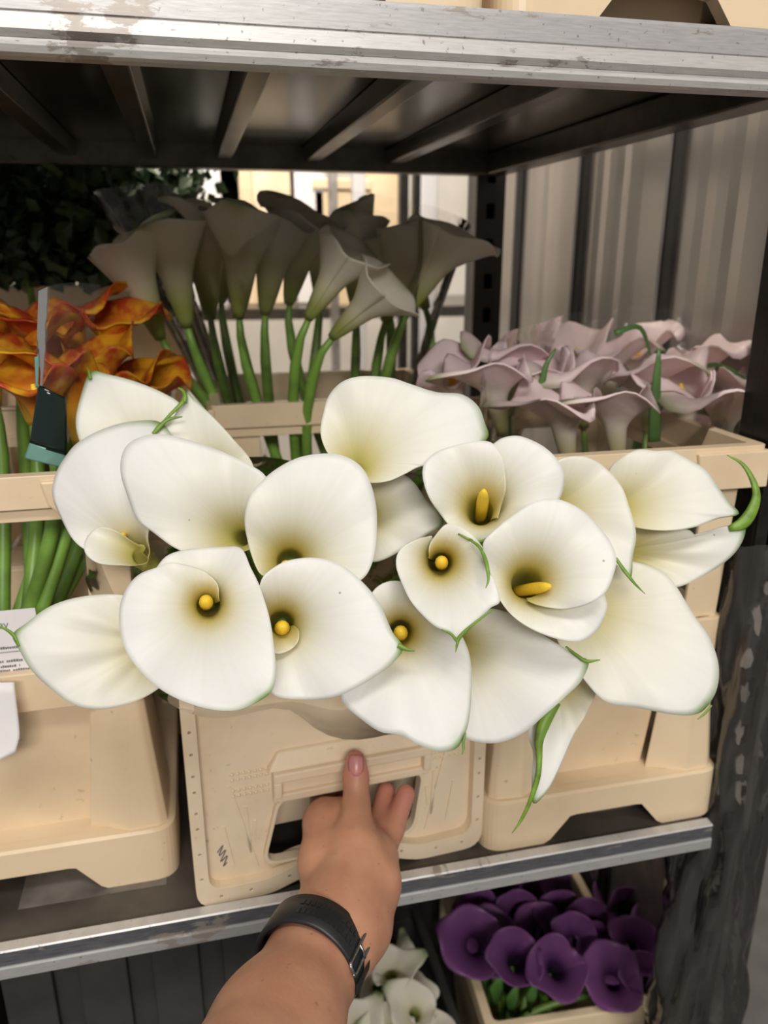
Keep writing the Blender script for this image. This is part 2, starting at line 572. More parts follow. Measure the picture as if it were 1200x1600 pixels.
# grime boards lying on the middle shelf: paler strips between the dark ones
for x0, x1 in ((-.9, -.62), (-.60, -.215), (-.175, -.055), (.235, .300), (.345, .44)):
    bm = bmesh.new(); bx(bm, x0, x1, .045, YB - YF - .03, -.0043, -.0036)
    from_bm('worn_strip', bm, M['strip'], mid)

# trolley posts
def post(x, y, z1, label, w=.035):
    t = thing('trolley_post', (x, y, 0), label, 'post')
    bm = bmesh.new()
    holes = []
    z = .3
    while z < z1 - .05:
        holes.append([(-.006, z), (.006, z), (.006, z + .022), (-.006, z + .022)]); z += .05
    plate(bm, [(-w / 2, 0), (w / 2, 0), (w / 2, z1), (-w / 2, z1)], holes, -.012, -.008)
    bx(bm, -w / 2, -w / 2 + .004, -.008, .012, 0, z1); bx(bm, w / 2 - .004, w / 2, -.008, .012, 0, z1)
    bx(bm, -w / 2, -w / 2 + .004, .012, .03, 0, z1); bx(bm, w / 2 - .004, w / 2, .012, .03, 0, z1)
    bx(bm, -w / 2 + .004, w / 2 - .004, .026, .030, 0, z1)      # closed back of the box section
    from_bm('upright', bm, M['post'], t, bevel=.0008)
    return t


fp = post(.487, .575, 1.40, 'dark slotted trolley post beside the right cream crate, wrapped in film')
post(.445, 1.20, 1.9, 'dark slotted trolley post behind the upright white callas', .045)
post(-.93, 1.20, 1.9, 'dark slotted rear trolley post beyond the leafy branches')
post(-.95, .575, 1.40, 'dark slotted front trolley post at the far end of the shelves')


# ------------------------------------------------------------------ crates
def bucket_shell(bm, b, t, z0, z1, th=.003):
    """b, t: (x0, x1, y0, y1) outside bottom / top"""
    def ring(r, z, i):
        return [(r[0] + i, r[2] + i, z), (r[1] - i, r[2] + i, z), (r[1] - i, r[3] - i, z), (r[0] + i, r[3] - i, z)]
    rings = [ring(b, z0, 0), ring(t, z1, 0), ring(t, z1, th), ring(b, z0 + th, th)]
    vs = [[bm.verts.new(p) for p in r] for r in rings]
    for a, c in ((0, 1), (1, 2), (2, 3)):
        for k in range(4):
            bm.faces.new((vs[a][k], vs[a][(k + 1) % 4], vs[c][(k + 1) % 4], vs[c][k]))
    bm.faces.new(list(reversed(vs[0]))); bm.faces.new(vs[3])


def base_outline(W, foot, ramp_, h_arch, z1, zf=0.0):
    return [(0, z1), (0, zf), (foot, zf), (foot + ramp_, h_arch), (W - foot - ramp_, h_arch), (W - foot, zf), (W, zf), (W, z1)]


CW, CD, CH = .240, .285, .207
RIM0, RIM1 = .333, .369       # rim of the extension above the crate's foot


def crate_b(loc, label, group=None, ext=True, mat='crate', rotz=0, inset_b=.074, inset_t=.052):
    t = thing('flower_crate', loc, label, 'crate', group)
    t.rotation_euler.z = rotz
    mt = M[mat]
    bm = bmesh.new()
    bucket_shell(bm, (inset_b, CW - inset_b, .032, CD - .032), (inset_t, CW - inset_t, .0285, CD - .0285), .006, CH - .002)
    from_bm('bucket', bm, mt, t, bevel=.002)
    # base band: one rounded ring, arched between the feet
    loop = round_poly([(0, 0), (CW, 0), (CW, CD), (0, CD)], .022, 8)
    dense = []
    for i in range(len(loop)):
        p0, p1 = Vector(loop[i]), Vector(loop[(i + 1) % len(loop)])
        k = max(1, int((p1 - p0).length / .006))
        dense += [tuple(p0.lerp(p1, q / k)) for q in range(k)]

    def zb(x, y):
        if y < .0001 or y > CD - .0001: e, Ln = x, CW
        elif x < .0001 or x > CW - .0001: e, Ln = y, CD
        else: return 0.0
        e = min(e, Ln - e)
        return .027 * max(0, min(1, (e - .062) / .022))
    bm = bmesh.new()
    c = Vector((CW / 2, CD / 2))
    rows = []
    for x, y in dense:
        xi = x + (.012 if x < c.x else -.012) * min(1, abs(x - c.x) / (CW / 2 - .03)) ** 8
        yi = y + (.012 if y < c.y else -.012) * min(1, abs(y - c.y) / (CD / 2 - .03)) ** 8
        z = zb(x, y)
        rows.append([bm.verts.new(q) for q in ((x, y, z), (x, y, .050), (x + (xi - x) * .2, y + (yi - y) * .2, .052), (xi, yi, .052), (xi, yi, z))])
    for i in range(len(rows)):
        r0, r1 = rows[i], rows[(i + 1) % len(rows)]
        for k in range(5): bm.faces.new((r0[k], r1[k], r1[(k + 1) % 5], r0[(k + 1) % 5]))
    from_bm('base_band', bm, mt, t)
    bm = bmesh.new()
    tmp_o = round_poly([(.011, .011), (CW - .011, .011), (CW - .011, CD - .011), (.011, CD - .011)], .014)
    q = inset_b - .004
    tmp_i = round_poly([(q, .034), (CW - q, .034), (CW - q, CD - .034), (q, CD - .034)], .006)
    plate(bm, tmp_o, [tmp_i], .040, .0512)
    for v in bm.verts: v.co = Vector((v.co.x, v.co.z, v.co.y))
    from_bm('base_ledge', bm, mt, t)
    # tapering corner posts with a ridge down the front
    for sx in (0, 1):
        for sy in (0, 1):
            bm = bmesh.new()
            def X(u): return CW - u if sx else u
            def Y(v): return CD - v if sy else v
            bot = [(.072, .020), (.036, .005), (.012, .0065), (.006, .012), (.005, .040), (.005, .075), (.016, .075), (.018, .026), (.060, .030)]
            top = [(.056, .020), (.036, .014), (.024, .0155), (.019, .020), (.018, .040), (.018, .062), (.026, .062), (.028, .030), (.052, .028)]
            a_ = [bm.verts.new((X(u), Y(v), .050)) for u, v in bot]; b_ = [bm.verts.new((X(u), Y(v), CH)) for u, v in top]
            n = len(bot)
            for i in range(n): bm.faces.new((a_[i], a_[(i + 1) % n], b_[(i + 1) % n], b_[i]))
            bm.faces.new(a_); bm.faces.new(list(reversed(b_)))
            from_bm('corner_post', bm, mt, t, bevel=.002)
    # top band
    bm = bmesh.new()
    a, b_ = .012, .028
    plate_o = round_poly([(a, a), (CW - a, a), (CW - a, CD - a), (a, CD - a)], .012)
    plate_i = round_poly([(b_, b_), (CW - b_, b_), (CW - b_, CD - b_), (b_, CD - b_)], .008)
    tmp = bmesh.new(); plate(tmp, plate_o, [plate_i], CH - .034, CH)
    for v in tmp.verts: v.co = Vector((v.co.x, v.co.z, v.co.y))
    bm.free()
    from_bm('top_band', tmp, mt, t, bevel=.002)
    if ext:
        e = 'extension'
        for sx in (0, 1):
            for sy in (0, 1):
                bm = bmesh.new()
                def X(u): return CW - u if sx else u
                def Y(v): return CD - v if sy else v
                for (u0, u1, v0, v1) in ((.018, .052, .018, .023), (.018, .023, .023, .055)):
                    hexa(bm, [(X(u0), Y(v0), CH - .01), (X(u1), Y(v0), CH - .01), (X(u1), Y(v1), CH - .01), (X(u0), Y(v1), CH - .01)],
                         [(X(u0 - .004), Y(v0 - .002), RIM0 + .004), (X(u1 - .006), Y(v0 - .002), RIM0 + .004), (X(u1 - .006), Y(v1 - .002), RIM0 + .004), (X(u0 - .004), Y(v1 - .002), RIM0 + .004)])
                from_bm('extension_post', bm, mt, t, bevel=.0015)
        for (i0, i1, z0, z1, nm) in ((.002, .013, RIM0 + .011, RIM1, 'rim'), (.008, .018, RIM0, RIM0 + .0115, 'rim_lower_lip')):
            tmp = bmesh.new()
            plate(tmp, round_poly([(i0, i0), (CW - i0, i0), (CW - i0, CD - i0), (i0, CD - i0)], .008),
                  [round_poly([(i1, i1), (CW - i1, i1), (CW - i1, CD - i1), (i1, CD - i1)], .006)], z0, z1)
            for v in tmp.verts: v.co = Vector((v.co.x, v.co.z, v.co.y))
            from_bm(nm, tmp, mt, t, bevel=.002)
        for sx in (0, 1):
            for sy in (0, 1):
                bm = bmesh.new()
                def X(u): return CW - u if sx else u
                def Y(v): return CD - v if sy else v
                xs = sorted((X(.0005), X(.066))); ys = sorted((Y(-.0015), Y(.006)))
                pl = [(xs[0], RIM0 + .0), (xs[1], RIM0), (xs[1], RIM1 - .006), (xs[0], RIM1 - .006)]
                if sx: pl = [(xs[0] + .012, RIM0), (xs[1], RIM0), (xs[1], RIM1 - .004), (xs[0] - .004, RIM1 - .004), (xs[0], RIM0 + .014)]
                else: pl = [(xs[0], RIM0), (xs[1] - .012, RIM0), (xs[1], RIM0 + .014), (xs[1] + .004, RIM1 - .004), (xs[0], RIM1 - .004)]
                plate(bm, pl, [], ys[0], ys[1])
                from_bm('corner_bracket', bm, mt, t, bevel=.0015)
    return t


ZT = ZS - .0032      # crates rest on the grimy sheet
crate_b((.226, .556, ZT), 'cream crate with extension frame holding the pale pink callas')
crate_b((-.284, .592, ZT), 'cream crate with extension frame hung with a white paper tag', inset_b=.030, inset_t=.030)
crate_b((.012 + CD, .845, ZT), 'cream crate with extension frame holding the upright white callas', rotz=math.pi / 2)
crate_b((-.265, .885, ZT), 'cream crate with extension frame behind the orange callas')
TG = 'crates on the upper shelf'
for x, q in ((.212, 'nearer the ribbed wall'), (-.036, 'farther from the ribbed wall')):
    crate_b((x, .560, 1.447 - .0042), 'cream crate on the upper trolley shelf, ' + q, TG, ext=False)


def crate_a(loc, rotz, label):
    """The hand-held crate: end frame with a hand hole, a channelled handle, a flange with rivet holes."""
    t = thing('flower_crate', loc, label, 'crate')
    t.rotation_euler.z = rotz
    mt = M['crate_pale']
    W, Dp, H = .257, .36, .205
    bm = bmesh.new()
    bucket_shell(bm, (.036, W - .036, .050, Dp - .03), (.020, W - .020, .030, Dp - .018), .028, H - .004)
    from_bm('bucket', bm, mt, t, bevel=.002)
    outer = round_poly([(0, H), (0, 0), (.062, 0), (.090, .010), (W - .090, .010), (W - .062, 0), (W, 0), (W, H)],
                       [.006, .018, .01, .01, .01, .01, .018, .006], 5)
    inner = round_poly([(.011, H - .004), (.011, .017), (.060, .016), (.088, .026), (W - .088, .026), (W - .060, .016), (W - .011, .017), (W - .011, H - .004)],
                       [.004, .014, .008, .01, .01, .008, .014, .004], 5)
    spots = [(.0055, z) for z in (.03, .055, .08, .095, .115, .13, .15, .17)] + [(.02, .009), (.045, .009), (.078, .014), (.098, .018)]
    spots += [(W - u, z) for u, z in spots]
    rivets = [[(u + .0014 * math.cos(k * math.pi / 4), z + .0014 * math.sin(k * math.pi / 4)) for k in range(8)] for u, z in spots]
    bm = bmesh.new(); plate(bm, outer, [inner] + rivets, 0.0, .022)
    from_bm('front_flange', bm, mt, t, bevel=.0004)
    win = round_poly([(.074, .088), (.058, .026), (W - .066, .0265), (W - .058, .088)], [.010, .014, .014, .010], 5)
    win = [(u, z + .001) for u, z in win]
    face = round_poly([(.0105, H - .004), (.0105, .0165), (.060, .0155), (.088, .0225), (W - .088, .0225), (W - .060, .0155), (W - .0105, .0165), (W - .0105, H - .004)], .006, 3)
    bm = bmesh.new(); plate(bm, face, [win], .010, .015)
    from_bm('front_panel', bm, mt, t)
    # lip round the hand hole
    wi = round_poly([(.074, .0885), (.0585, .028), (W - .0665, .0285), (W - .058, .0885)], [.010, .014, .014, .010], 5)
    c = np.mean(wi, 0)
    wo = [tuple(c + (np.array(p) - c) * np.array([1.05, 1.09])) for p in wi]
    bm = bmesh.new(); plate(bm, wo, [wi], .004, .0148)
    from_bm('hand_hole_lip', bm, mt, t, bevel=.001)
    # handle: channel between an upper ledge and a lower lip
    hd = thing('handle', (0, 0, 0), None, None); hd.parent = t
    u0, u1 = .068, W - .052
    bm = bmesh.new()
    bx(bm, u0, u1, .002, .012, .088, .096)
    bx(bm, u0, u1, -.004, .012, .111, .120)
    bx(bm, u0, u0 + .007, -.003, .012, .0955, .1115); bx(bm, u1 - .007, u1, -.003, .012, .0955, .1115)
    from_bm('grip_channel', bm, mt, hd, bevel=.0015)
    bm = bmesh.new(); bx(bm, u0 + .004, u1 - .004, .006, .0105, .094, .113)
    from_bm('grip_back', bm, mt, hd)
    bm = bmesh.new()
    hexa(bm, [(u0 - .004, .000, .1195), (u1 + .004, .000, .1195), (u1 + .004, .013, .1195), (u0 - .004, .013, .1195)],
         [(u0 + .006, .006, .134), (u1 - .006, .006, .134), (u1 - .006, .013, .134), (u0 + .006, .013, .134)])
    from_bm('grip_top', bm, mt, hd, bevel=.002)
    # raised dots on both shoulders
    for ux in (.036, W - .066 + .022):
        bm = bmesh.new()
        for r in range(5):
            if r == 2: continue
            for q in range(7):
                bmesh.ops.create_icosphere(bm, subdivisions=1, radius=.0019,
                                           matrix=Matrix.Translation((ux + q * .0047 - (0.0 if ux < .1 else .008), .0098, .098 + r * .0052)))
        o = from_bm('grip_dots', bm, mt, t, True); o['kind'] = 'stuff'
    # slanting ribs on the two shoulders
    for s_ in (0, 1):
        bm = bmesh.new()
        def X(u): return W - u if s_ else u
        for (ua, za, ub, zb, w) in ((.033, .108, .052, .024, .0016), (.045, .085, .047, .04, .0014), (.026, .07, .032, .03, .0014), (.052, .07, .050, .05, .0014)):
            hexa(bm, [(X(ub - w), .0085, zb), (X(ub + w), .0085, zb), (X(ub + w), .0105, zb), (X(ub - w), .0105, zb)],
                 [(X(ua - w), .0085, za), (X(ua + w), .0085, za), (X(ua + w), .0105, za), (X(ua - w), .0105, za)])
        from_bm('shoulder_ribs', bm, mt, t)
    # back and side frames
    bm = bmesh.new(); plate(bm, outer, [win], Dp - .012, Dp)
    from_bm('back_panel', bm, mt, t, bevel=.002)
    for x0 in (.004, W - .014):
        so = round_poly(base_outline(Dp - .0345, .07, .03, .012, .05), .006, 3)
        bm = bmesh.new(); plate(bm, [(u + .0222, z) for u, z in so], [], x0, x0 + .010, axis='x')
        from_bm('side_band', bm, mt, t, bevel=.002)
        bm = bmesh.new(); bx(bm, x0, x0 + .010, .0222, .07, .0505, H - .03); bx(bm, x0, x0 + .010, Dp - .06, Dp - .0122, .0505, H - .03)
        bx(bm, x0, x0 + .018, .0222, Dp - .0122, H - .0295, H - .004)
        from_bm('side_frame', bm, mt, t, bevel=.002)
    # black pen scribble on the left shoulder
    P = [(.020, .046), (.025, .052), (.021, .042), (.027, .047), (.022, .036), (.028, .041), (.024, .031), (.027, .034)]
    V, Fc = tube([(u, .0096, z) for u, z in catmull(np.array(P), 40)], [.0005] * 40, 5)
    o = mesh('pen_scribble', V, Fc, M['ink'], t)
    return t


CR = crate_a((-.029, .549, ZT), math.radians(4.0), 'cream crate with a hand hole and channelled handle, gripped by the hand')
crate_front = {}


def crate_small(loc, rotz, label, W=.21, Dp=.33, H=.245, mat='crate'):
    """Crate on the lowest shelf: flared rim, open hand hole under the rim."""
    t = thing('flower_crate', loc, label, 'crate'); t.rotation_euler.z = rotz
    mt = M[mat]
    bm = bmesh.new(); bucket_shell(bm, (.03, W - .03, .03, Dp - .03), (.012, W - .012, .014, Dp - .014), .0, H - .06)
    from_bm('bucket', bm, mt, t, bevel=.002)
    tmp = bmesh.new()
    plate(tmp, round_poly([(0, 0), (W, 0), (W, Dp), (0, Dp)], .012), [round_poly([(.012, .012), (W - .012, .012), (W - .012, Dp - .012), (.012, Dp - .012)], .008)], H - .026, H)
    for v in tmp.verts: v.co = Vector((v.co.x, v.co.z, v.co.y))
    from_bm('rim', tmp, mt, t, bevel=.002)
    for x0, x1 in ((.003, .055), (W - .055, W - .003)):
        for y0 in (.003, Dp - .013):
            bm = bmesh.new(); bx(bm, x0, x1, y0, y0 + .010, H - .12, H - .0262)
            from_bm('rim_support', bm, mt, t, bevel=.002)
    for y0 in (.003, Dp - .013):
        bm = bmesh.new(); bx(bm, .0552, W - .0552, y0, y0 + .010, H - .12, H - .085)
        from_bm('hand_hole_sill', bm, mt, t, bevel=.002)
    return t


ZB = .175 - .0042
crate_small((.285, .665, ZB), math.radians(-4), 'cream crate on the lowest shelf holding the purple callas', Dp=.26)
crate_small((.062, .63, ZB), 0, 'dark grey crate on the lowest shelf holding small white callas', mat='crate_dark', H=.20, Dp=.30)


def slatted(loc, W, Dp, H, label, mat, group=None):
    t = thing('slatted_crate_or_added_backing', loc, label, 'crate', group)
    bm = bmesh.new(); bucket_shell(bm, (.012, W - .012, .012, Dp - .012), (.008, W - .008, .008, Dp - .008), 0, H)
    from_bm('liner', bm, M[mat], t)
    n = int(W / .062)
    for k in range(n):
        x = W * (k + .5) / n
        for y in (.0, Dp - .0075):
            bm = bmesh.new(); bx(bm, x - .021, x + .021, y, y + .007, .02, H - .010)
            from_bm('slat', bm, M[mat], t, bevel=.0015)
    tmp = bmesh.new()
    plate(tmp, [(0, -.001), (W, -.001), (W, Dp), (0, Dp)], [[(.012, .012), (W - .012, .012), (W - .012, Dp - .012), (.012, Dp - .012)]], H - .0095, H)
    for v in tmp.verts: v.co = Vector((v.co.x, v.co.z, v.co.y))
    from_bm('rim', tmp, M[mat], t, bevel=.002)
    return t


slatted((-.215, .60, ZB), .255, .40, .555, 'dark grey slatted crate on the lowest shelf behind the forearm', 'crate_dark')
slatted((-.475, .60, ZB), .25, .40, .555, 'brown slatted crate on the lowest shelf beyond the dark slatted one', 'wood')
slatted((.27, 1.005, ZB), .25, .15, .555, 'dark grey slatted backing added to darken the lowest shelf behind the purple callas', 'crate_dark')  # dark backing added so the rear of the lowest shelf stays dark
slatted((.06, 1.135, ZB), .20, .03, .555, 'thin dark slatted backing added to darken the space behind the small white callas', 'crate_dark')  # thin dark backing, added to hide the brighter floor behind

# ------------------------------------------------------------------ the bouquet of white callas
rng = np.random.default_rng(5)
CROWN = np.array([.10, .70, .90])       # where the stems gather in the crate


def solidify(o, th):
    s = o.modifiers.new('thickness', 'SOLIDIFY'); s.thickness = th; s.offset = 0
    return o


def attr(me, name, vals):
    a = me.attributes.new(name, 'FLOAT', 'POINT')
    a.data.foreach_set('value', np.asarray(vals, dtype=np.float32))


def calla(label, rim, throat, d, tilt=(0, 0), td=.040, rtp=20, L=28, tails=(), spadix=None, base=None, closed=True,
          tip=None, wave=.0018, reflex=.0012, spiral=.010, ridges=0, stem_r=.0055, seed=0, tube_len=.06, spoff=(0, 6)):
    tx, ty = throat
    NS, NR, NT = (112 if closed else 150), 18, 8

    def dp(x, y):
        return d + tilt[0] * (x - tx) / 100 + tilt[1] * (y - ty) / 100
    R = catmull(np.array(rim, float), NS, closed)
    ang = np.unwrap(np.arctan2(R[:, 1] - ty, R[:, 0] - tx))
    rr = np.maximum(np.hypot(R[:, 0] - tx, R[:, 1] - ty), rtp * 1.04)
    rmean = rr.mean()
    T0 = D(tx, ty, d)
    if base is None:
        q = CROWN + np.array([0, 0, .12])
        dirv = (q - T0) / np.linalg.norm(q - T0)
        vd = ray(tx, ty)
        ax = (vd + dirv * .12) if spadix is not None else fw * .75 + dirv * .6
        ax /= np.linalg.norm(ax)
    else:
        B0 = D(*base)
        ax = (B0 - T0); ax /= np.linalg.norm(ax)
    B = T0 + ax * (td + tube_len)
    root = thing('calla_lily', B, label, 'flower', 'white callas of the held bouquet')
    V = []; thr = []; grn = []; vein = []
    ph = rng.uniform(0, 6.28, 3)
    for i in range(NS):
        t = i / (NS - 1)
        so = 0 if closed else spiral * (t - .5)
        a = ang[i]
        rti = rtp * (1 if closed else 1 + .16 * (t - .5))
        cols = []
        # tube, from the stem up to the throat
        for k in range(NT):
            f = k / NT
            rad = (4.0 + (rti - 4.0) * f ** .75) if rti > 4 else rti
            px_, py_ = tx + rad * math.cos(a), ty + rad * math.sin(a)
            off = D(px_, py_, d) - T0
            cols.append((T0 + off + ax * (td + tube_len * (1 - f)) + fw * so, 1.0, 0.0))
        for k in range(NR + 1):
            s = k / NR
            s2 = s ** 1.25
            r_ = rti + (rr[i] - rti) * s2
            x, y = tx + r_ * math.cos(a), ty + r_ * math.sin(a)
            e = math.exp(-(r_ - rti) / L)
            p = D(x, y, dp(x, y) + so)
            p = p + ax * td * e
            p = p + fw * (reflex * s ** 5 * min(1.4, rr[i] / rmean))
            w = wave * s * (1.3 * math.sin(3 * a + ph[0]) + .8 * math.sin(5 * a + ph[1] + 1.5 * s) + .45 * math.sin(9 * a + ph[2]) * s)
            if ridges: w += ridges * math.sin(11 * a + ph[2]) * math.sin(math.pi * min(1, s * 1.05)) * min(1, (rr[i] / rmean)) ** 2
            p = p + fw * w
            th_ = math.exp(-(r_ - rti) / (L * .95))
            g = 0.0
            if tip is not None:
                dist = math.hypot(x - tip[0], y - tip[1])
                g = .85 * math.exp(-dist / 9) + .75 * math.exp(-dist / 60) * max(0, (s - .93) / .07) ** 2
            g += .035 * max(0, (s - .96) / .04)
            cols.append((p, th_, min(1, g)))
        for p, th_, g in cols:
            V.append(p); thr.append(th_); grn.append(g); vein.append(a * 9 + seed * 7)
    n = NT + NR + 1
    Fc = []
    for i in range(NS if closed else NS - 1):
        j = (i + 1) % NS
        for k in range(n - 1):
            Fc.append((i * n + k, i * n + k + 1, j * n + k + 1, j * n + k))
    o = mesh('spathe', V, Fc, M['petal'], root, world=True)
    attr(o.data, 'throat', thr); attr(o.data, 'green', grn); attr(o.data, 'vein', vein)
    solidify(o, .0006)
    for tl in tails:
        pts = catmull(np.array([(x, y, w, dd) for x, y, w, dd in tl], float), 22)
        path = [D(x, y, dp(x, y) + dd + reflex * .6 - .0015) for x, y, w, dd in pts]
        rad = [max(.25, w / 2) * d / F for x, y, w, dd in pts]
        Vt, Ft = tube(path, rad, 8, .55, -fw)
        mesh('green_tip', Vt, Ft, M['tail'], root, world=True)
    if spadix is not None:
        sx, sy, sr, sdep = spadix
        p1 = D(sx, sy, d + td * sdep)
        p0 = D(sx + spoff[0], sy + spoff[1], d + td + .025)
        path = [p0 + (p1 - p0) * f for f in np.linspace(0, 1, 9)]
        rad = [sr * d / F * f for f in (1, 1, 1.02, 1.03, 1.02, 1.0, .93, .78, .35)]
        path[-1] = p1 + (p1 - p0) / np.linalg.norm(p1 - p0) * .0015
        Vs, Fs = tube(path, rad, 12)
        mesh('spadix', Vs, Fs, M['spadix'], root, world=True)
    # stem, bending down into the crate
    end = CROWN + np.array([rng.uniform(-.05, .05), rng.uniform(-.05, .06), -.05])
    c1 = B + ax * .08
    c2 = end + np.array([0, -.02, .14])
    path = [(1 - t) ** 3 * (B - ax * .008) + 3 * t * (1 - t) ** 2 * c1 + 3 * t * t * (1 - t) * c2 + t ** 3 * end for t in np.linspace(0, 1, 16)]
    Vs, Fs = tube(path, [stem_r * (.8 if i == 0 else 1) for i in range(16)], 8)
    mesh('stem', Vs, Fs, M['stem'], root, world=True)
    return root


def tail(*pts):
    return [(p[0], p[1], p[2], p[3] if len(p) > 3 else 0.0) for p in pts]


# back row, upper left
calla('white calla with upturned point at the upper left edge of the bouquet',
      [(140, 580), (124, 612), (115, 655), (119, 692), (135, 730), (175, 760), (230, 765), (275, 735), (292, 680), (277, 631), (250, 611), (208, 594), (167, 584)],
      (218, 715), .585, (0, -.012), td=.03, rtp=18, L=45, tip=(139, 581), tails=[tail((141, 592, 6), (139, 582, 4), (136, 574, 1.5))], seed=1)
calla('white calla with a curled green point behind the folded calla petals',
      [(287, 611), (300, 621), (329, 648), (358, 680), (389, 722), (396, 770), (370, 800), (320, 800), (270, 770), (245, 720), (240, 679), (267, 648)],
      (318, 745), .570, (0, -.012), td=.03, rtp=18, L=40, tip=(286, 613),
      tails=[tail((288, 628, 9), (289, 618, 7), (285, 610, 5), (278, 606, 2)), tail((242, 676, 5), (262, 652, 5), (284, 630, 7), (288, 620, 6))], seed=2)
calla('white calla rolled into a small open cone with its yellow tube showing',
      [(190, 834), (183, 825), (163, 816), (142, 819), (127, 836), (129, 862), (148, 875), (175, 871), (197, 857), (213, 828), (240, 800),
       (268, 745), (272, 695), (250, 660), (208, 657), (167, 667), (125, 690), (104, 711), (88, 735), (79, 765), (83, 792), (100, 830), (122, 852), (150, 862)],
      (186, 842), .545, (0, -.014), td=.028, rtp=16, L=22, spadix=(192, 836, 7, .1), closed=False, spiral=.030, base=(262, 900, .60), tip=(250, 660),
      tails=[tail((239, 678, 6), (250, 666, 8), (264, 655, 6), (285, 651, 2))], seed=3, tube_len=.05, reflex=.002)
calla('broad white calla leaning over the rolled cone calla',
      [(192, 707), (208, 688), (242, 678), (283, 684), (333, 700), (375, 719), (413, 744), (417, 790), (404, 830), (380, 854), (335, 866), (300, 868), (267, 857),
       (233, 832), (208, 811), (196, 773), (188, 738)],
      (352, 838), .520, (.0, -.006), td=.042, rtp=15, L=42, reflex=.0020, seed=4)
calla('broad white calla with a deep shaded throat beside the wide pointed calla',
      [(385, 789), (397, 764), (427, 735), (468, 714), (514, 708), (547, 716), (572, 739), (587, 785), (589, 835), (583, 877), (568, 904), (540, 915), (500, 918), (455, 916),
       (415, 903), (397, 885), (385, 852), (380, 818)],
      (452, 878), .505, (.0, -.006), td=.038, rtp=24, L=40, spadix=(447, 882, 10, .5), reflex=.0020, seed=5)
calla('large open white calla facing forward with a frilled upper edge and spadix',
      [(341, 940), (338, 915), (320, 895), (297, 884), (268, 878), (246, 886), (216, 898), (196, 920), (184, 952), (186, 988), (200, 1028), (228, 1062), (272, 1088), (320, 1106), (368, 1111),
       (404, 1098), (424, 1080), (430, 1044), (424, 980), (412, 932), (393, 888), (376, 857), (344, 855), (300, 857), (264, 867), (240, 892)],
      (321, 948), .485, (.0, -.022), td=.038, rtp=21, L=26, spadix=(322, 938, 12, .35), closed=False, spiral=.012, tip=(412, 1097), seed=6)
calla('wide pointed white calla with a curled inner edge around its spadix',
      [(457, 979), (467, 986), (466, 1004), (451, 1020), (428, 1022), (408, 1002), (399, 960), (408, 908), (427, 887), (453, 875), (493, 872), (533, 883), (567, 910), (593, 943),
       (613, 987), (630, 1012), (613, 1037), (587, 1057), (553, 1077), (513, 1094), (473, 1097), (427, 1086), (412, 1050), (418, 1024)],
      (438, 975), .492, (.0, -.008), td=.038, rtp=23, L=28, spadix=(441, 979, 13, .4), closed=False, spiral=.012, tip=(632, 1013),
      tails=[tail((622, 1008, 8), (634, 1014, 7), (648, 1017, 2))], seed=7)
calla('white calla lying sideways with ridged petal and point over the paper label',
      [(20, 992), (40, 974), (72, 950), (112, 936), (160, 932), (200, 938), (232, 960), (252, 1000), (256, 1040), (244, 1074), (224, 1092), (192, 1106), (152, 1112), (108, 1102), (72, 1076), (48, 1048), (31, 1016)],
      (222, 1018), .520, (.004, -.004), td=.03, rtp=16, L=50, tip=(22, 992), ridges=.0012,
      tails=[tail((30, 1010, 4), (22, 994, 6), (12, 985, 5), (-4, 977, 2))], seed=8)
calla('big white calla drooping forward at the top of the bouquet',
      [(506, 635), (514, 610), (535, 591), (568, 583), (610, 585), (643, 595), (685, 609), (723, 614), (748, 633), (759, 660), (764, 682), (735, 704), (693, 725), (660, 722), (635, 731), (610, 738),
       (581, 733), (552, 714), (516, 690), (502, 664)],
      (566, 694), .520, (.002, -.010), td=.030, rtp=12, L=46, base=(545, 790, .58), reflex=.0020, seed=9, tip=(764, 682))
calla('white calla half hidden under the drooping top calla, green point to the spadix cluster',
      [(560, 735), (595, 728), (627, 737), (648, 752), (668, 781), (694, 815), (668, 835), (635, 856), (587, 878), (555, 862), (540, 820), (542, 770)],
      (572, 800), .548, (.006, -.004), td=.03, rtp=14, L=36, tip=(694, 815), seed=10)
calla('cupped white calla with overlapping lobe and upright yellow spadix',
      [(781, 796), (789, 766), (791, 739), (785, 710), (766, 688), (725, 690), (680, 706), (660, 732), (668, 772), (693, 806), (718, 836), (747, 844), (778, 830), (830, 806), (872, 786),
       (883, 751), (875, 726), (850, 698), (815, 681), (788, 682), (770, 692)],
      (753, 776), .510, (.0, -.006), td=.036, rtp=24, L=24, spadix=(756, 768, 10, .0), closed=False, spiral=.012, tip=(748, 844), base=(748, 830, .60), spoff=(-5, 42),
      tails=[tail((716, 834, 3), (734, 843, 4), (750, 846, 4), (775, 834, 2)), tail((734, 843, 4, -.006), (750, 856, 5, -.018), (760, 880, 6, -.024), (763, 905, 4, -.027), (759, 919, 1, -.028))], seed=11)
calla('narrow white calla with a green-edged point hanging over its neighbours',
      [(673, 872), (672, 855), (680, 838), (700, 818), (727, 826), (752, 850), (765, 885), (784, 938), (768, 952), (747, 970), (727, 987), (714, 1003), (704, 990), (677, 977), (647, 947), (630, 917), (619, 885), (624, 860), (650, 842), (676, 836)],
      (693, 879), .492, (.0, -.022), td=.038, rtp=22, L=22, spadix=(690, 876, 11, .4), closed=False, spiral=.008, tip=(714, 1002),
      tails=[tail((770, 953, 2), (740, 975, 4), (718, 996, 6), (714, 1008, 4), (712, 1019, 1)), tail((690, 984, 2), (705, 991, 4), (715, 1003, 5))], seed=12)
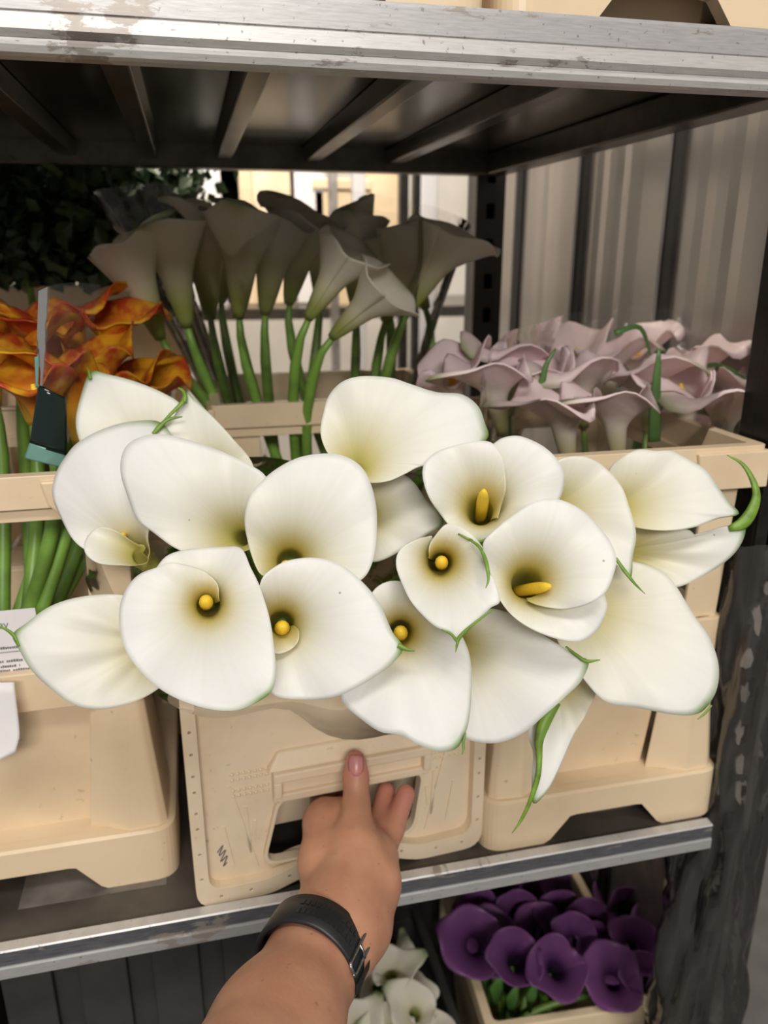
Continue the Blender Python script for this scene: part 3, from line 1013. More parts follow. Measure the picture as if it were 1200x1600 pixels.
calla('round white calla with a wide rolled lower lip and slanting yellow spadix',
      [(833, 934), (850, 944), (885, 952), (916, 945), (944, 926), (958, 898), (963, 870), (951, 838), (920, 803), (878, 781), (843, 781), (808, 800), (770, 830), (755, 848), (759, 872), (771, 900),
       (782, 934), (807, 965), (842, 988), (880, 1001), (912, 1003), (937, 985), (948, 950), (943, 925)],
      (834, 904), .475, (.0, -.005), td=.036, rtp=27, L=26, spadix=(857, 916, 10, .25), closed=False, spiral=.014, base=(806, 925, .585), spoff=(-48, 8),
      tails=[tail((962, 872, 5), (976, 892, 6), (992, 912, 4), (1008, 928, 1))], seed=13)
calla('white calla with a long shoulder behind the round rolled-lip calla',
      [(872, 724), (899, 711), (930, 714), (958, 730), (979, 761), (990, 796), (999, 838), (994, 870), (988, 904), (970, 885), (940, 872), (900, 850), (872, 805), (864, 760)],
      (896, 792), .530, (.0, -.006), td=.035, rtp=16, L=38, tip=(989, 902), seed=14)
calla('white calla with smooth pointed hood above the long-tailed calla',
      [(966, 732), (979, 714), (1004, 701), (1032, 703), (1056, 703), (1081, 714), (1109, 733), (1130, 761), (1147, 784), (1161, 803), (1130, 810), (1095, 823), (1060, 828), (1025, 824), (1004, 815), (985, 802), (968, 770)],
      (1000, 790), .535, (-.002, -.008), td=.03, rtp=12, L=44, tip=(1161, 803), reflex=.0020, seed=15)
calla('folded white calla ending in a long curling green tail',
      [(985, 812), (1030, 826), (1081, 827), (1095, 836), (1116, 831), (1135, 822), (1158, 821), (1167, 826), (1161, 849), (1144, 873), (1112, 898), (1067, 919), (1030, 917), (990, 900), (975, 855)],
      (1012, 862), .550, (.002, -.004), td=.03, rtp=14, L=40, tip=(1163, 824), ridges=.0016,
      tails=[tail((1140, 826, 10), (1160, 818, 20), (1174, 800, 19), (1182, 775, 14), (1176, 750, 10), (1160, 725, 6), (1136, 711, 1.5))], seed=16)
calla('largest white calla spreading to the lower right of the bouquet',
      [(1000, 880), (1039, 892), (1063, 917), (1090, 962), (1114, 1000), (1127, 1042), (1124, 1080), (1106, 1109), (1087, 1119), (1056, 1119), (1007, 1111), (964, 1105), (941, 1090), (913, 1053), (888, 1012), (888, 960), (915, 912), (955, 886)],
      (940, 958), .532, (.0, -.008), td=.035, rtp=18, L=55, tip=(1106, 1112), reflex=.0020,
      tails=[tail((1112, 1102, 3), (1102, 1114, 4), (1090, 1124, 1.5))], seed=17)
calla('white calla with a long hanging lobe and half hidden spadix, above the crate handle',
      [(578, 930), (597, 912), (625, 909), (665, 925), (703, 962), (727, 1003), (737, 1040), (738, 1090), (733, 1133), (723, 1160), (712, 1173), (690, 1177), (667, 1170), (647, 1160), (627, 1147), (593, 1143), (560, 1123), (540, 1105), (532, 1088), (548, 1040), (566, 990), (570, 955)],
      (628, 990), .510, (.0, -.010), td=.036, rtp=22, L=24, spadix=(626, 986, 12, .4), tip=(720, 1166), reflex=.0020,
      tails=[tail((728, 1145, 2), (724, 1160, 4), (724, 1170, 4), (722, 1179, 1.5))], seed=18)
calla('white calla with lobed edge and a green point aimed at the largest calla',
      [(771, 954), (800, 961), (826, 977), (861, 1000), (880, 1011), (903, 1026), (921, 1034), (909, 1065), (884, 1088), (853, 1115), (823, 1145), (792, 1161), (761, 1165), (729, 1157), (703, 1130), (692, 1080), (692, 1030), (706, 985), (738, 962)],
      (733, 1022), .522, (-.008, -.006), td=.036, rtp=18, L=30, tip=(921, 1034),
      tails=[tail((884, 1010, 3), (900, 1023, 5), (916, 1033, 6), (938, 1031, 1.5))], seed=19)
calla('half closed white calla hanging down with a long green tail',
      [(905, 1040), (932, 1076), (942, 1092), (917, 1128), (895, 1163), (872, 1209), (855, 1239), (834, 1257), (832, 1220), (835, 1180), (828, 1148), (845, 1110), (868, 1065)],
      (892, 1075), .552, (.0, -.004), td=.025, rtp=16, L=30, tip=(834, 1250), ridges=.0008,
      tails=[tail((872, 1098, 10, -.003), (852, 1126, 20, -.004), (842, 1158, 14, -.005), (843, 1185, 9, -.005), (840, 1215, 9, -.005), (829, 1250, 7, -.003), (815, 1280, 5), (800, 1302, 1))], seed=20)


# ------------------------------------------------------------------ clear sleeve of the bouquet
def sleeve(name, label, outer, inner, mat, n=96, rings=10, wav=.004, fold=9, bulge=.0, parent=None):
    """outer / inner: closed loops of world points; a creased cone of film between them."""
    A = catmull(np.array(outer, float), n, True)
    B = catmull(np.array(inner, float), n, True)
    # start both loops at their leftmost point
    A = np.roll(A, -int(np.argmin(A[:, 0])), 0); B = np.roll(B, -int(np.argmin(B[:, 0])), 0)
    cA = A.mean(0); cB = B.mean(0)
    V = []
    for i in range(n):
        w = 2 * math.pi * i / n
        for k in range(rings + 1):
            s = k / rings
            p = A[i] * s + B[i] * (1 - s)
            c = cA * s + cB * (1 - s)
            o = (p - c); o /= np.linalg.norm(o) + 1e-9
            p = p + o * (wav * (.4 + s) * (math.sin(fold * w + 1.5 * s) + .6 * math.sin((2 * fold + 1) * w + 2 + 3 * s)) + bulge * math.sin(math.pi * s))
            V.append(p)
    r1 = rings + 1
    Fc = [(i * r1 + k, ((i + 1) % n) * r1 + k, ((i + 1) % n) * r1 + k + 1, i * r1 + k + 1) for i in range(n) for k in range(rings)]
    o = mesh(name, V, Fc, mat)
    return props(o, label, 'sleeve')


def circ(c, rx, ry, n=16, z=None):
    return [(c[0] + rx * math.cos(2 * math.pi * k / n), c[1] + ry * math.sin(2 * math.pi * k / n), c[2]) for k in range(n)]


loop = [(150, 760, .60), (135, 860, .60), (165, 960, .60), (235, 1070, .60), (300, 1112, .60), (420, 1112, .60), (490, 1145, .60), (570, 1158, .60), (650, 1130, .60), (760, 1140, .61), (900, 1080, .62),
        (1010, 960, .63), (1010, 830, .65), (880, 740, .66), (640, 720, .67), (420, 720, .66), (250, 720, .63)]
sleeve('plastic_sleeve', 'clear cellophane sleeve around the stems of the held white bouquet',
       [D(*p) for p in loop], circ((.10, .72, .93), .075, .085), M['film_dim'], wav=.0035, fold=7)


# ------------------------------------------------------------------ background callas
def trumpet_mesh(name, mat, L, flare, frill, seed, tipx=.016, r1=.013, open_=.72, tk=1.35):
    rg = np.random.default_rng(seed)
    ph = rg.uniform(0, 6.28, 3)
    NS, NR = 40, 14
    V = []; thr = []; grn = []; vein = []
    for i in range(NS):
        f = -math.pi - .35 + (2 * math.pi + .7) * i / (NS - 1)
        op = .5 + .5 * math.cos(f)
        for k in range(NR + 1):
            s = k / NR
            h = max(0, (s - .45) / .55); h = h * h * (3 - 2 * h)
            r = .004 + (r1 - .004) * s ** .8 + flare * h * (.5 + .5 * op)
            r *= 1 + .05 * f / math.pi
            z = L * s * (open_ + (1 - open_) * op) - flare * .45 * max(0, (s - .78) / .22) ** 2 * (.5 + .5 * op)
            r += tipx * math.exp(-(f / .28) ** 2) * s ** 6
            z += frill * (math.sin(3 * f + ph[0]) + .7 * math.sin(5 * f + ph[1])) * s ** 4
            r += .5 * frill * math.sin(4 * f + ph[2]) * s ** 4
            V.append((r * math.cos(f), r * math.sin(f), z))
            thr.append(max(0, min(1, 1 - (s - (.18 if tk < 1.2 else 0)) * tk))); vein.append(f * 9)
            grn.append(min(1, .9 * math.exp(-(f / .22) ** 2) * max(0, (s - .8) / .2) ** 2 + .5 * max(0, 1 - s * 5)))
    n = NR + 1
    Fc = [(i * n + k, (i + 1) * n + k, (i + 1) * n + k + 1, i * n + k + 1) for i in range(NS - 1) for k in range(NR)]
    me = bpy.data.meshes.new(name)
    me.from_pydata(V, [], Fc)
    me.polygons.foreach_set('use_smooth', [True] * len(me.polygons))
    attr(me, 'throat', thr); attr(me, 'green', grn); attr(me, 'vein', vein)
    me.materials.append(mat)
    me.update()
    return me


SPADIX = None


def spadix_mesh():
    global SPADIX
    if SPADIX is None:
        V, Fc = tube([(0, 0, z) for z in np.linspace(.01, .058, 8)], [.003, .0042, .0043, .0043, .0042, .004, .0033, .0015], 8)
        me = bpy.data.meshes.new('spadix'); me.from_pydata([tuple(v) for v in V], [], Fc)
        me.polygons.foreach_set('use_smooth', [True] * len(me.polygons)); me.materials.append(M['spadix'])
        SPADIX = me
    return SPADIX


def bg_calla(me, base, mouth, roll, label, group, stem_to, scale=1.0, stem_r=.005, spad=True):
    base = np.array(base, float); mouth = np.array(mouth, float)
    ax = mouth - base; ax /= np.linalg.norm(ax)
    base = mouth - ax * (max(v.co.z for v in me.vertices) * scale * .80)
    root = thing('calla_lily', base, label, 'flower', group)
    q = Vector(ax).to_track_quat('Z', 'Y')
    o = link_mesh('spathe', me, None, root)
    o.rotation_mode = 'QUATERNION'
    from mathutils import Quaternion
    o.rotation_quaternion = q @ Quaternion((0, 0, 1), roll)
    o.scale = (scale,) * 3
    if not o.modifiers: solidify(o, .0011)
    if spad:
        s = link_mesh('spadix', spadix_mesh(), None, root)
        s.rotation_mode = 'QUATERNION'; s.rotation_quaternion = q; s.scale = (scale,) * 3
    end = np.array(stem_to, float)
    c1 = base - ax * .08; c2 = end + np.array([0, 0, .1])
    path = [(1 - t) ** 3 * (base + ax * .006) + 3 * t * (1 - t) ** 2 * c1 + 3 * t * t * (1 - t) * c2 + t ** 3 * end for t in np.linspace(0, 1, 12)]
    V, Fc = tube(path, [stem_r * .5, stem_r * .75] + [stem_r] * 10, 7)
    mesh('stem', V, Fc, M['stem'], root, world=True)
    return root


# upright white callas in the crate behind
WH = [trumpet_mesh('cream_spathe_%d' % k, M['petal_back'], .105, .018 + .006 * k, .003, 30 + k, r1=.021, open_=.80) for k in range(3)]
G = 'upright white callas behind the bouquet'
LB = 'upright white calla standing in the clear sleeve behind the held bouquet'
back = [((240, 500), (196, 385), .90), ((288, 492), (262, 372), .92), ((328, 492), (318, 368), .95), ((374, 462), (378, 348), .90), ((416, 470), (428, 355), .93), ((452, 470), (478, 350), .96),
        ((556, 470), (552, 355), 1.0), ((608, 482), (640, 380), .95), ((634, 492), (702, 374), .90), ((592, 440), (540, 342), 1.02), ((345, 470), (345, 345), 1.02), ((500, 460), (500, 352), 1.02),
        ((660, 470), (610, 372), 1.0)]
for k, (b_, m_, Y) in enumerate(back):
    bg_calla(WH[k % 3], PY(*b_, Y), PY(*m_, Y - .01), rng.uniform(-2.5, 2.5) - 1.2, LB, G,
             (.155 + rng.uniform(-.08, .08), .96 + rng.uniform(-.05, .05), .83), 1.22, .0065)
bg_calla(WH[1], PY(478, 503, .84), PY(545, 398, .83), -.3, 'bright white calla leaning out of the upright bunch, the higher of two', None, (.13, .92, .83), 1.0, .006)
bg_calla(WH[2], PY(495, 548, .83), PY(598, 455, .81), -.2, 'bright white calla leaning out of the upright bunch, the lower of two', None, (.14, .91, .83), .95, .006)
# extra bare stems seen through the sleeve belong to flowers; sleeve:
top = [(150, 300, .98), (250, 285, .90), (420, 330, .86), (600, 330, .86), (725, 370, .92), (700, 330, 1.04), (560, 300, 1.12), (380, 295, 1.12), (220, 290, 1.08)]
sleeve('plastic_sleeve', 'clear cellophane sleeve around the upright white callas', [PY(*p) for p in top], circ((.155, 1.0, .98), .075, .09), M['film'], wav=.004, fold=6)

# pale pink callas in the crate on the right
PK = [trumpet_mesh('pink_spathe_%d' % k, M['petal_pink'], .085, .030 + .005 * k, .008, 50 + k, tipx=.014, r1=.013) for k in range(3)]
G = 'pale pink callas along the crate rim'
LB = 'pale pink frilled calla at the front rim of the crate beside the ribbed wall'
G2 = 'pale pink callas deeper in the crate'
LB2 = 'pale pink frilled calla deep in the crate, in the shade near the ribbed wall'
pink = [((715, 632), (700, 570), .76, 2.2), ((775, 625), (765, 575), .72, -1.2), ((800, 600), (806, 548), .80, 2.0), ((850, 600), (838, 566), .74, -1.8), ((880, 672), (872, 622), .66, -1.6), ((905, 610), (900, 566), .74, -1.0),
        ((950, 600), (948, 548), .82, 1.2), ((960, 668), (955, 618), .66, -1.2), ((1012, 610), (1012, 570), .72, .3), ((1070, 650), (1062, 590), .68, -2.4), ((1095, 600), (1092, 552), .76, 1.0), ((1128, 660), (1130, 610), .66, -1.4),
        ((1170, 630), (1172, 588), .70, -.4), ((1000, 580), (995, 536), .86, 1.6), ((1145, 590), (1150, 556), .80, .8), ((905, 570), (900, 535), .86, 2.2)]
for k, (b_, m_, Y, ro) in enumerate(pink):
    bg_calla(PK[k % 3], PY(*b_, Y), PY(*m_, Y), ro, LB if Y < .71 else LB2, G if Y < .71 else G2, (.345 + rng.uniform(-.05, .05), .70 + rng.uniform(-.05, .05), .83), 1.12, .005)
# a green leaf blade among them
for (a, c, e, Y, w) in (((1022, 690), (1024, 620), (1030, 545), .655, .006), ((840, 640), (852, 575), (868, 545), .70, .004), ((960, 520), (1000, 512), (1018, 560), .74, .003), ((1075, 585), (1120, 570), (1180, 600), .70, .0025)):
    path = catmull(np.array([PY(*a, Y), PY(*c, Y), PY(*e, Y)]), 12)
    V, Fc = tube(path, [w * (1 - .75 * (i / 11) ** 2) for i in range(12)], 8, .3, -fw)
    o = mesh('grass_blade', V, Fc, M['leaf2']); props(o, 'narrow green leaf blade among the pale pink callas', 'leaf', 'leaf blades among the pink callas')
top = [(775, 600, .62), (880, 560, .61), (1010, 500, .61), (1120, 520, .61), (1195, 560, .62), (1215, 520, .74), (1120, 490, .84), (960, 480, .86), (820, 510, .82), (760, 560, .72)]
sleeve('plastic_sleeve', 'clear cellophane sleeve around the pale pink callas', [PY(*p) for p in top], circ((.346, .735, 1.0), .075, .10), M['film'], wav=.003, fold=6)

# orange callas on the left
OR = [trumpet_mesh('orange_spathe_%d' % k, M['petal_orange'], .095, .026 + .006 * k, .008, 70 + k, tipx=.016, r1=.014, tk=1.3) for k in range(3)]
G = 'orange callas in the left crate'
LB = 'flame orange and red calla packed in the left crate'
orange = [((35, 590), (20, 528), .74, 2.0), ((20, 520), (15, 480), .86, 1.0), ((75, 560), (62, 505), .80, -1.4), ((112, 610), (105, 555), .70, -1.2), ((118, 520), (110, 474), .86, 1.6), ((178, 560), (180, 490), .84, -.8),
          ((190, 615), (188, 575), .80, -1.0), ((226, 620), (232, 582), .82, -.4), ((60, 630), (45, 580), .68, -2.0), ((155, 590), (148, 540), .78, 2.6), ((-20, 560), (-30, 510), .80, 0.5)]
for k, (b_, m_, Y, ro) in enumerate(orange):
    bg_calla(OR[k % 3], PY(*b_, Y), PY(*m_, Y), ro, LB, G, (-.175 + rng.uniform(-.03, .02), .650 + rng.uniform(-.015, .03), .86), 1.0, .0065)
# clear film band and dark printed sleeve piece in front of the orange callas
def sheet(name, label, cat, quads, mat, thick=.0004, group=None, curve=.004):
    """quads: grid [rows][cols] of world points"""
    g = np.array(quads, float)
    R_, C_ = g.shape[:2]
    V = []; nu, nv = 14, 10
    for i in range(nv + 1):
        a = i / nv * (R_ - 1); i0 = min(int(a), R_ - 2); fa = a - i0
        for j in range(nu + 1):
            b_ = j / nu * (C_ - 1); j0 = min(int(b_), C_ - 2); fb = b_ - j0
            p = (g[i0, j0] * (1 - fa) + g[i0 + 1, j0] * fa) * (1 - fb) + (g[i0, j0 + 1] * (1 - fa) + g[i0 + 1, j0 + 1] * fa) * fb
            V.append(p - fw * curve * math.sin(math.pi * j / nu))
    Fc = [(i * (nu + 1) + j, i * (nu + 1) + j + 1, (i + 1) * (nu + 1) + j + 1, (i + 1) * (nu + 1) + j) for i in range(nv) for j in range(nu)]
    o = mesh(name, V, Fc, mat)
    if thick: solidify(o, thick)
    if label: props(o, label, cat, group)
    return o


Yt = .625
ps = thing('printed_sleeve', PY(70, 725, Yt), 'dark green printed plastic sleeve with teal edges before the orange callas', 'sleeve')
def child_of(o, t):
    co = np.array([v.co for v in o.data.vertices]) - np.array(t.location)
    o.data.vertices.foreach_set('co', co.ravel()); o.parent = t; return o
child_of(sheet('dark_panel', None, None, [[PY(60, 600, Yt), PY(104, 622, Yt)], [PY(46, 694, Yt), PY(104, 712, Yt)]], M['teal_dark']), ps)
child_of(sheet('teal_edge', None, None, [[PY(54, 558, Yt), PY(68, 556, Yt)], [PY(56, 606, Yt), PY(63, 606, Yt)]], M['teal'], curve=.001), ps)
child_of(sheet('teal_band', None, None, [[PY(46, 692, Yt), PY(104, 709, Yt)], [PY(38, 716, Yt), PY(100, 731, Yt)]], M['teal']), ps)
child_of(sheet('clear_panel', None, None, [[PY(60, 455, Yt), PY(158, 445, Yt)], [PY(58, 520, Yt), PY(140, 540, Yt)], [PY(58, 600, Yt), PY(108, 620, Yt)]], M['film'], 0, curve=.012), ps)

# leafy branches, far left behind
def leafy(loc, h, w, n, seed, label, mat):
    rg = np.random.default_rng(seed)
    t = thing('leafy_branch', loc, label, 'branch', 'dark leafy branches behind the orange callas')
    V, Fc = tube([(0, 0, 0), (rg.uniform(-.02, .02), 0, h * .5), (rg.uniform(-.04, .04), 0, h)], [.006, .005, .003], 7)
    mesh('stem', V, Fc, M['stem'], t)
    V = []; Fc = []
    for i in range(n):
        c = np.array([rg.normal(0, w * .5), rg.normal(0, w * .4), h * (.25 + .8 * rg.random())])
        a = rg.normal(size=3); a /= np.linalg.norm(a)
        b_ = np.cross(a, rg.normal(size=3)); b_ /= np.linalg.norm(b_)
        nn = np.cross(a, b_)
        l = rg.uniform(.018, .032); ww = l * .4
        k = len(V)
        V += [c, c + a * l * .5 + b_ * ww + nn * .003, c + a * l, c + a * l * .5 - b_ * ww + nn * .003, c + a * l * .5]
        Fc += [(k, k + 1, k + 4), (k + 1, k + 2, k + 4), (k + 2, k + 3, k + 4), (k + 3, k, k + 4)]
    o = mesh('foliage', V, Fc, mat, t, smooth=False); o['kind'] = 'stuff'
    return t


LL = 'dark small-leaved branch behind the orange callas under the upper shelf'
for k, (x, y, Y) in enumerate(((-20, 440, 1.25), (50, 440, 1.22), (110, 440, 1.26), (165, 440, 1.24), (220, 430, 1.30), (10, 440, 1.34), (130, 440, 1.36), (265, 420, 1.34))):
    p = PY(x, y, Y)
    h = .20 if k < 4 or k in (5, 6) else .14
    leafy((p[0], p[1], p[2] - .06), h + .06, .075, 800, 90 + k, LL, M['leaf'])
bm = bmesh.new()
p = PY(100, 450, 1.24)
bx(bm, p[0] - .30, p[0] + .16, p[1] - .015, p[1] + .20, p[2] - .24, p[2] - .005)
t = thing('leaf_crate', (0, 0, 0), 'brown crate behind the orange callas holding the leafy branches', 'crate')
from_bm('crate_body', bm, M['crate'], t, bevel=.004)
bm = bmesh.new(); bx(bm, p[0] - .305, p[0] + .165, p[1] - .022, p[1] - .0155, p[2] - .024, p[2] + .004)
from_bm('rim', bm, M['crate'], t, bevel=.002)

st = thing('rear_stand', (0, 0, 0), 'plain stand carrying the crate of leafy branches', 'stand')
bm = bmesh.new(); bx(bm, p[0] - .32, p[0] + .18, p[1] - .03, p[1] + .22, p[2] - .262, p[2] - .2405)
from_bm('board', bm, M['rib'], st, bevel=.002)
for dx in (-.31, .15):
    for dy in (-.02, .19):
        bm = bmesh.new(); bx(bm, p[0] + dx, p[0] + dx + .02, p[1] + dy, p[1] + dy + .02, 0, p[2] - .2615)
        from_bm('leg', bm, M['rib'], st)

# ------------------------------------------------------------------ purple and white callas below
PU = [trumpet_mesh('purple_spathe_%d' % k, M['petal_purple'], .085, .018 + .005 * k, .004, 110 + k, tipx=.010, r1=.017) for k in range(3)]
G = 'purple callas at the crate rim'
LB = 'deep purple open calla facing out over the rim of the low crate'
G2 = 'purple callas behind the front ones'
LB2 = 'deep purple calla behind the front row in the low crate'
purple = [((795, 1520), (790, 1458), .72), ((852, 1530), (852, 1470), .71), ((940, 1545), (938, 1490), .72), ((985, 1545), (985, 1495), .73), ((968, 1490), (972, 1448), .76), ((835, 1470), (832, 1425), .80),
          ((905, 1470), (905, 1415), .80), ((872, 1430), (868, 1380), .90), ((945, 1430), (948, 1375), .92), ((775, 1460), (770, 1405), .84), ((915, 1500), (920, 1450), .77), ((1000, 1455), (1005, 1412), .82), ((815, 1420), (810, 1378), .90), ((890, 1390), (888, 1352), .96), ((760, 1490), (752, 1440), .78), ((925, 1380), (930, 1340), .96), ((985, 1420), (985, 1372), .90), ((845, 1400), (845, 1350), .96), ((880, 1480), (880, 1440), .76), ((745, 1440), (738, 1400), .82), ((770, 1400), (765, 1365), .88), ((800, 1440), (798, 1405), .82), ((1000, 1490), (1010, 1455), .78), ((735, 1480), (728, 1440), .76), ((960, 1420), (962, 1395), .84), ((860, 1440), (862, 1405), .82)]
for k, (b_, m_, Y) in enumerate(purple):
    B_ = PY(*b_, Y); Mo = PY(*m_, Y)
    Mo = Mo + np.array([0, -.045, .01])
    bg_calla(PU[k % 3], B_, Mo, math.pi + rng.uniform(-.7, .7), LB if Y < .74 else LB2, G if Y < .74 else G2, (.385 + rng.uniform(-.05, .05), .83 + rng.uniform(-.04, .03) - .03, .25), 1.05, .005, False)
for (x, y, Y, s_) in ((775, 1545, .72, .02), (800, 1560, .70, .018), (760, 1520, .74, .02), (830, 1555, .71, .016)):
    c = PY(x, y, Y)
    V, Fc = tube([c + np.array([0, 0, -.03]), c, c + np.array([.004, -.006, .03])], [.002, s_ * .5, .001], 8, .25, -fw)
    props(mesh('green_leaf', V, Fc, M['leaf2']), 'small green leaf under the purple callas', 'leaf', 'leaves under the purple callas')
SW = [trumpet_mesh('small_white_spathe_%d' % k, M['petal_back'], .06, .018 + .004 * k, .004, 130 + k, r1=.012) for k in range(2)]
G = 'small white callas on the lowest shelf'
LB = 'small white calla on the lowest shelf behind the watch strap'
small = [((612, 1540), (606, 1496), .74, .4), ((645, 1590), (645, 1556), .70, 2.4), ((590, 1545), (586, 1520), .76, -1.0), ((560, 1610), (552, 1588), .70, 1.0),
         ((632, 1545), (648, 1530), .76, -2.0), ((610, 1620), (612, 1580), .70, 3.0), ((600, 1510), (624, 1490), .80, 1.2), ((660, 1620), (662, 1585), .72, -1.2)]
for k, (b_, m_, Y, ro) in enumerate(small):
    bg_calla(SW[k % 2], PY(*b_, Y), PY(*m_, Y) + np.array([0, -.02, 0]), ro, LB, G, (.16 + rng.uniform(-.04, .04), .78 + rng.uniform(-.05, .05), .22), 1.0, .004, False)

# ------------------------------------------------------------------ label and paper tag on the left crate
YL = .612
c0 = PY(-60, 965, YL); lw, lh = .105, .052
lab = thing('paper_label', PY(-60, 1058, YL), 'white printed paper label above the left cream crate', 'label')
hh = float(PY(20, 960, YL)[2] - PY(20, 1056, YL)[2]); x1 = float(PY(62, 1000, YL)[0] - lab.location.x)
bm = bmesh.new(); bx(bm, 0, x1, 0, .0006, 0, hh)
from_bm('sheet', bm, M['paper'], lab)


def text(name, s, x, z, size, parent, y=-.0004):
    cu = bpy.data.curves.new(name, 'FONT')
    cu.body = s; cu.size = size; cu.align_x = 'RIGHT'; cu.extrude = .0001
    cu.materials.append(M['ink'])
    o = bpy.data.objects.new(name, cu); col.objects.link(o)
    me = bpy.data.meshes.new_from_object(o)
    bpy.data.objects.remove(o)
    o = link_mesh(name, me, M['ink'], parent)
    o.location = (x, y, z); o.rotation_euler = (math.pi / 2, 0, 0)
    return o


def lx(px_): return float(PY(px_, 1000, YL)[0] - lab.location.x)
def lz(py_): return float(PY(20, py_, YL)[2] - lab.location.z)
text('print_line', 'BV', lx(17), lz(980), .0062, lab)
# the smaller lines are too blurred to read: broken grey strokes of print
rgl = np.random.default_rng(3)
for x_end, yy, hh_, x_beg in ((29, 1013, .0022, -58), (34, 1024, .0030, 30), (29, 1034, .0024, -58), (25, 1042, .0024, -58), (46, 1049, .0026, -58)):
    bm = bmesh.new()
    x = lx(x_beg) + .002
    while x < lx(x_end):
        w_ = rgl.uniform(.0007, .0016); h_ = hh_ * rgl.uniform(.6, 1.0)
        bx(bm, x, x + w_, -.0003, -.0001, lz(yy), lz(yy) + h_)
        x += w_ + rgl.choice([.0004, .0005, .0022], p=[.5, .35, .15])
    o = from_bm('print_line', bm, M['ink'], lab); o['kind'] = 'stuff'
bm = bmesh.new(); bx(bm, 0, x1, -.0003, -.0001, lz(1018.5), lz(1017.5))
from_bm('print_rule', bm, M['ink'], lab)

Yp = .588
pg = [[PY(-40, 1066, Yp), PY(22, 1066, Yp)], [PY(-40, 1130, Yp - .004), PY(29, 1125, Yp - .004)], [PY(-40, 1200, Yp - .010), PY(31, 1150, Yp - .007)], [PY(-40, 1205, Yp - .012), PY(24, 1176, Yp - .010)]]
sheet('paper_tag', 'blank white paper tag hanging over the left crate edge', 'tag', pg, M['paper'], .0004, None, .001)

# ------------------------------------------------------------------ film on the right post, torn stickers
pf = [(.462, .548), (.455, .56), (.47, .535), (.50, .53), (.525, .545), (.53, .575), (.515, .60), (.475, .605)]
rgp = np.random.default_rng(8)
V = []; n = 40; rows = 34
for i in range(rows + 1):
    z = .30 + (1.06 - .30) * i / rows
    for k in range(n):
        w = 2 * math.pi * k / n
        r = .040 + .008 * math.sin(3 * w + z * 9) + .006 * math.sin(7 * w - z * 23) + .004 * math.sin(11 * w + z * 41) + .02 * max(0, .75 - z) 
        V.append((.495 + r * math.cos(w) * 1.0, .578 + r * math.sin(w) * .8, z))
Fc = [(i * n + k, i * n + (k + 1) % n, (i + 1) * n + (k + 1) % n, (i + 1) * n + k) for i in range(rows) for k in range(n)]
props(mesh('stretch_film', V, Fc, M['film_post']), 'crumpled clear stretch film wrapped round the front trolley post', 'film')
GS = 'torn stickers on the front trolley post'
for k in range(8):
    z = .80 + .036 * (k % 7) + rgp.uniform(-.012, .012); x = .487 + rgp.uniform(-.012, .012)
    w, h = rgp.uniform(.004, .009), rgp.uniform(.009, .020)
    bm = bmesh.new()
    a = rgp.uniform(-.4, .4)
    pts = []
    for q in range(11):
        an = 2 * math.pi * q / 11; rr_ = rgp.uniform(.45, 1.25)
        pts.append((x + rr_ * w * math.cos(an + a), z + rr_ * h * math.sin(an)))
    plate(bm, pts, [], .5612, .5628)
    props(from_bm('torn_sticker', bm, M['panel_strip']), 'torn grey sticker remnant on the dark front trolley post', 'sticker', GS)

# ------------------------------------------------------------------ far background behind the trolley
def far_post(x, Y, mat, w, label, z1=2.2):
    bm = bmesh.new(); bx(bm, x - w / 2, x + w / 2, Y - .015, Y + .015, 0, z1)
    bx(bm, x - w * .7, x + w * .7, Y - .03, Y + .03, 0, .04)
    props(from_bm('rack_post', bm, mat, bevel=.004), label, 'post', 'rack posts far behind')


for px_, w, mt in ((690 - 22, .045, 'paper'), (560, .03, 'paper'), (520, .02, 'panel_strip'), (630, .022, 'post'), (650, .018, 'post')):
    p = PY(px_, 320, 2.0)
    far_post(p[0], 2.0, M[mt], w, 'upright rack post in the bright area behind the upright white callas')
for k, (px_, py_, W_, H_, mt) in enumerate(((320, 330, .20, .30, 'paper'), (370, 330, .09, .30, 'crate'), (430, 330, .12, .26, 'crate_pale'), (480, 330, .10, .28, 'paper'), (535, 345, .16, .2, 'crate'), (605, 330, .10, .34, 'crate'), (250, 330, .12, .3, 'crate_pale'))):
    p = PY(px_, py_, 2.35)
    t = thing('stacked_box', (p[0] - W_ / 2, 2.35, 0), 'pale box stacked on the bright rack far behind the callas', 'box', 'pale boxes far behind')
    bm = bmesh.new(); bx(bm, 0, W_, 0, .25, p[2] - .25, p[2] + H_ - .12)
    from_bm('carton', bm, M[mt], t, bevel=.005)
    bm = bmesh.new(); bx(bm, -.004, W_ + .004, -.004, .254, p[2] + H_ - .119, p[2] + H_ - .09)
    from_bm('lid', bm, M[mt], t, bevel=.004)
bm = bmesh.new(); bx(bm, -1.2, 1.2, 2.2, 2.8, PY(400, 330, 2.35)[2] - .28, PY(400, 330, 2.35)[2] - .2505)
t = thing('rear_rack', (0, 0, 0), 'rack shelf in the bright area far behind the trolley', 'rack')
from_bm('board', bm, M['rib'], t)
for x in (-1.15, 1.15):
    bm = bmesh.new(); bx(bm, x - .02, x + .02, 2.22, 2.26, 0, PY(400, 330, 2.35)[2] - .28)
    from_bm('leg', bm, M['rib'], t)


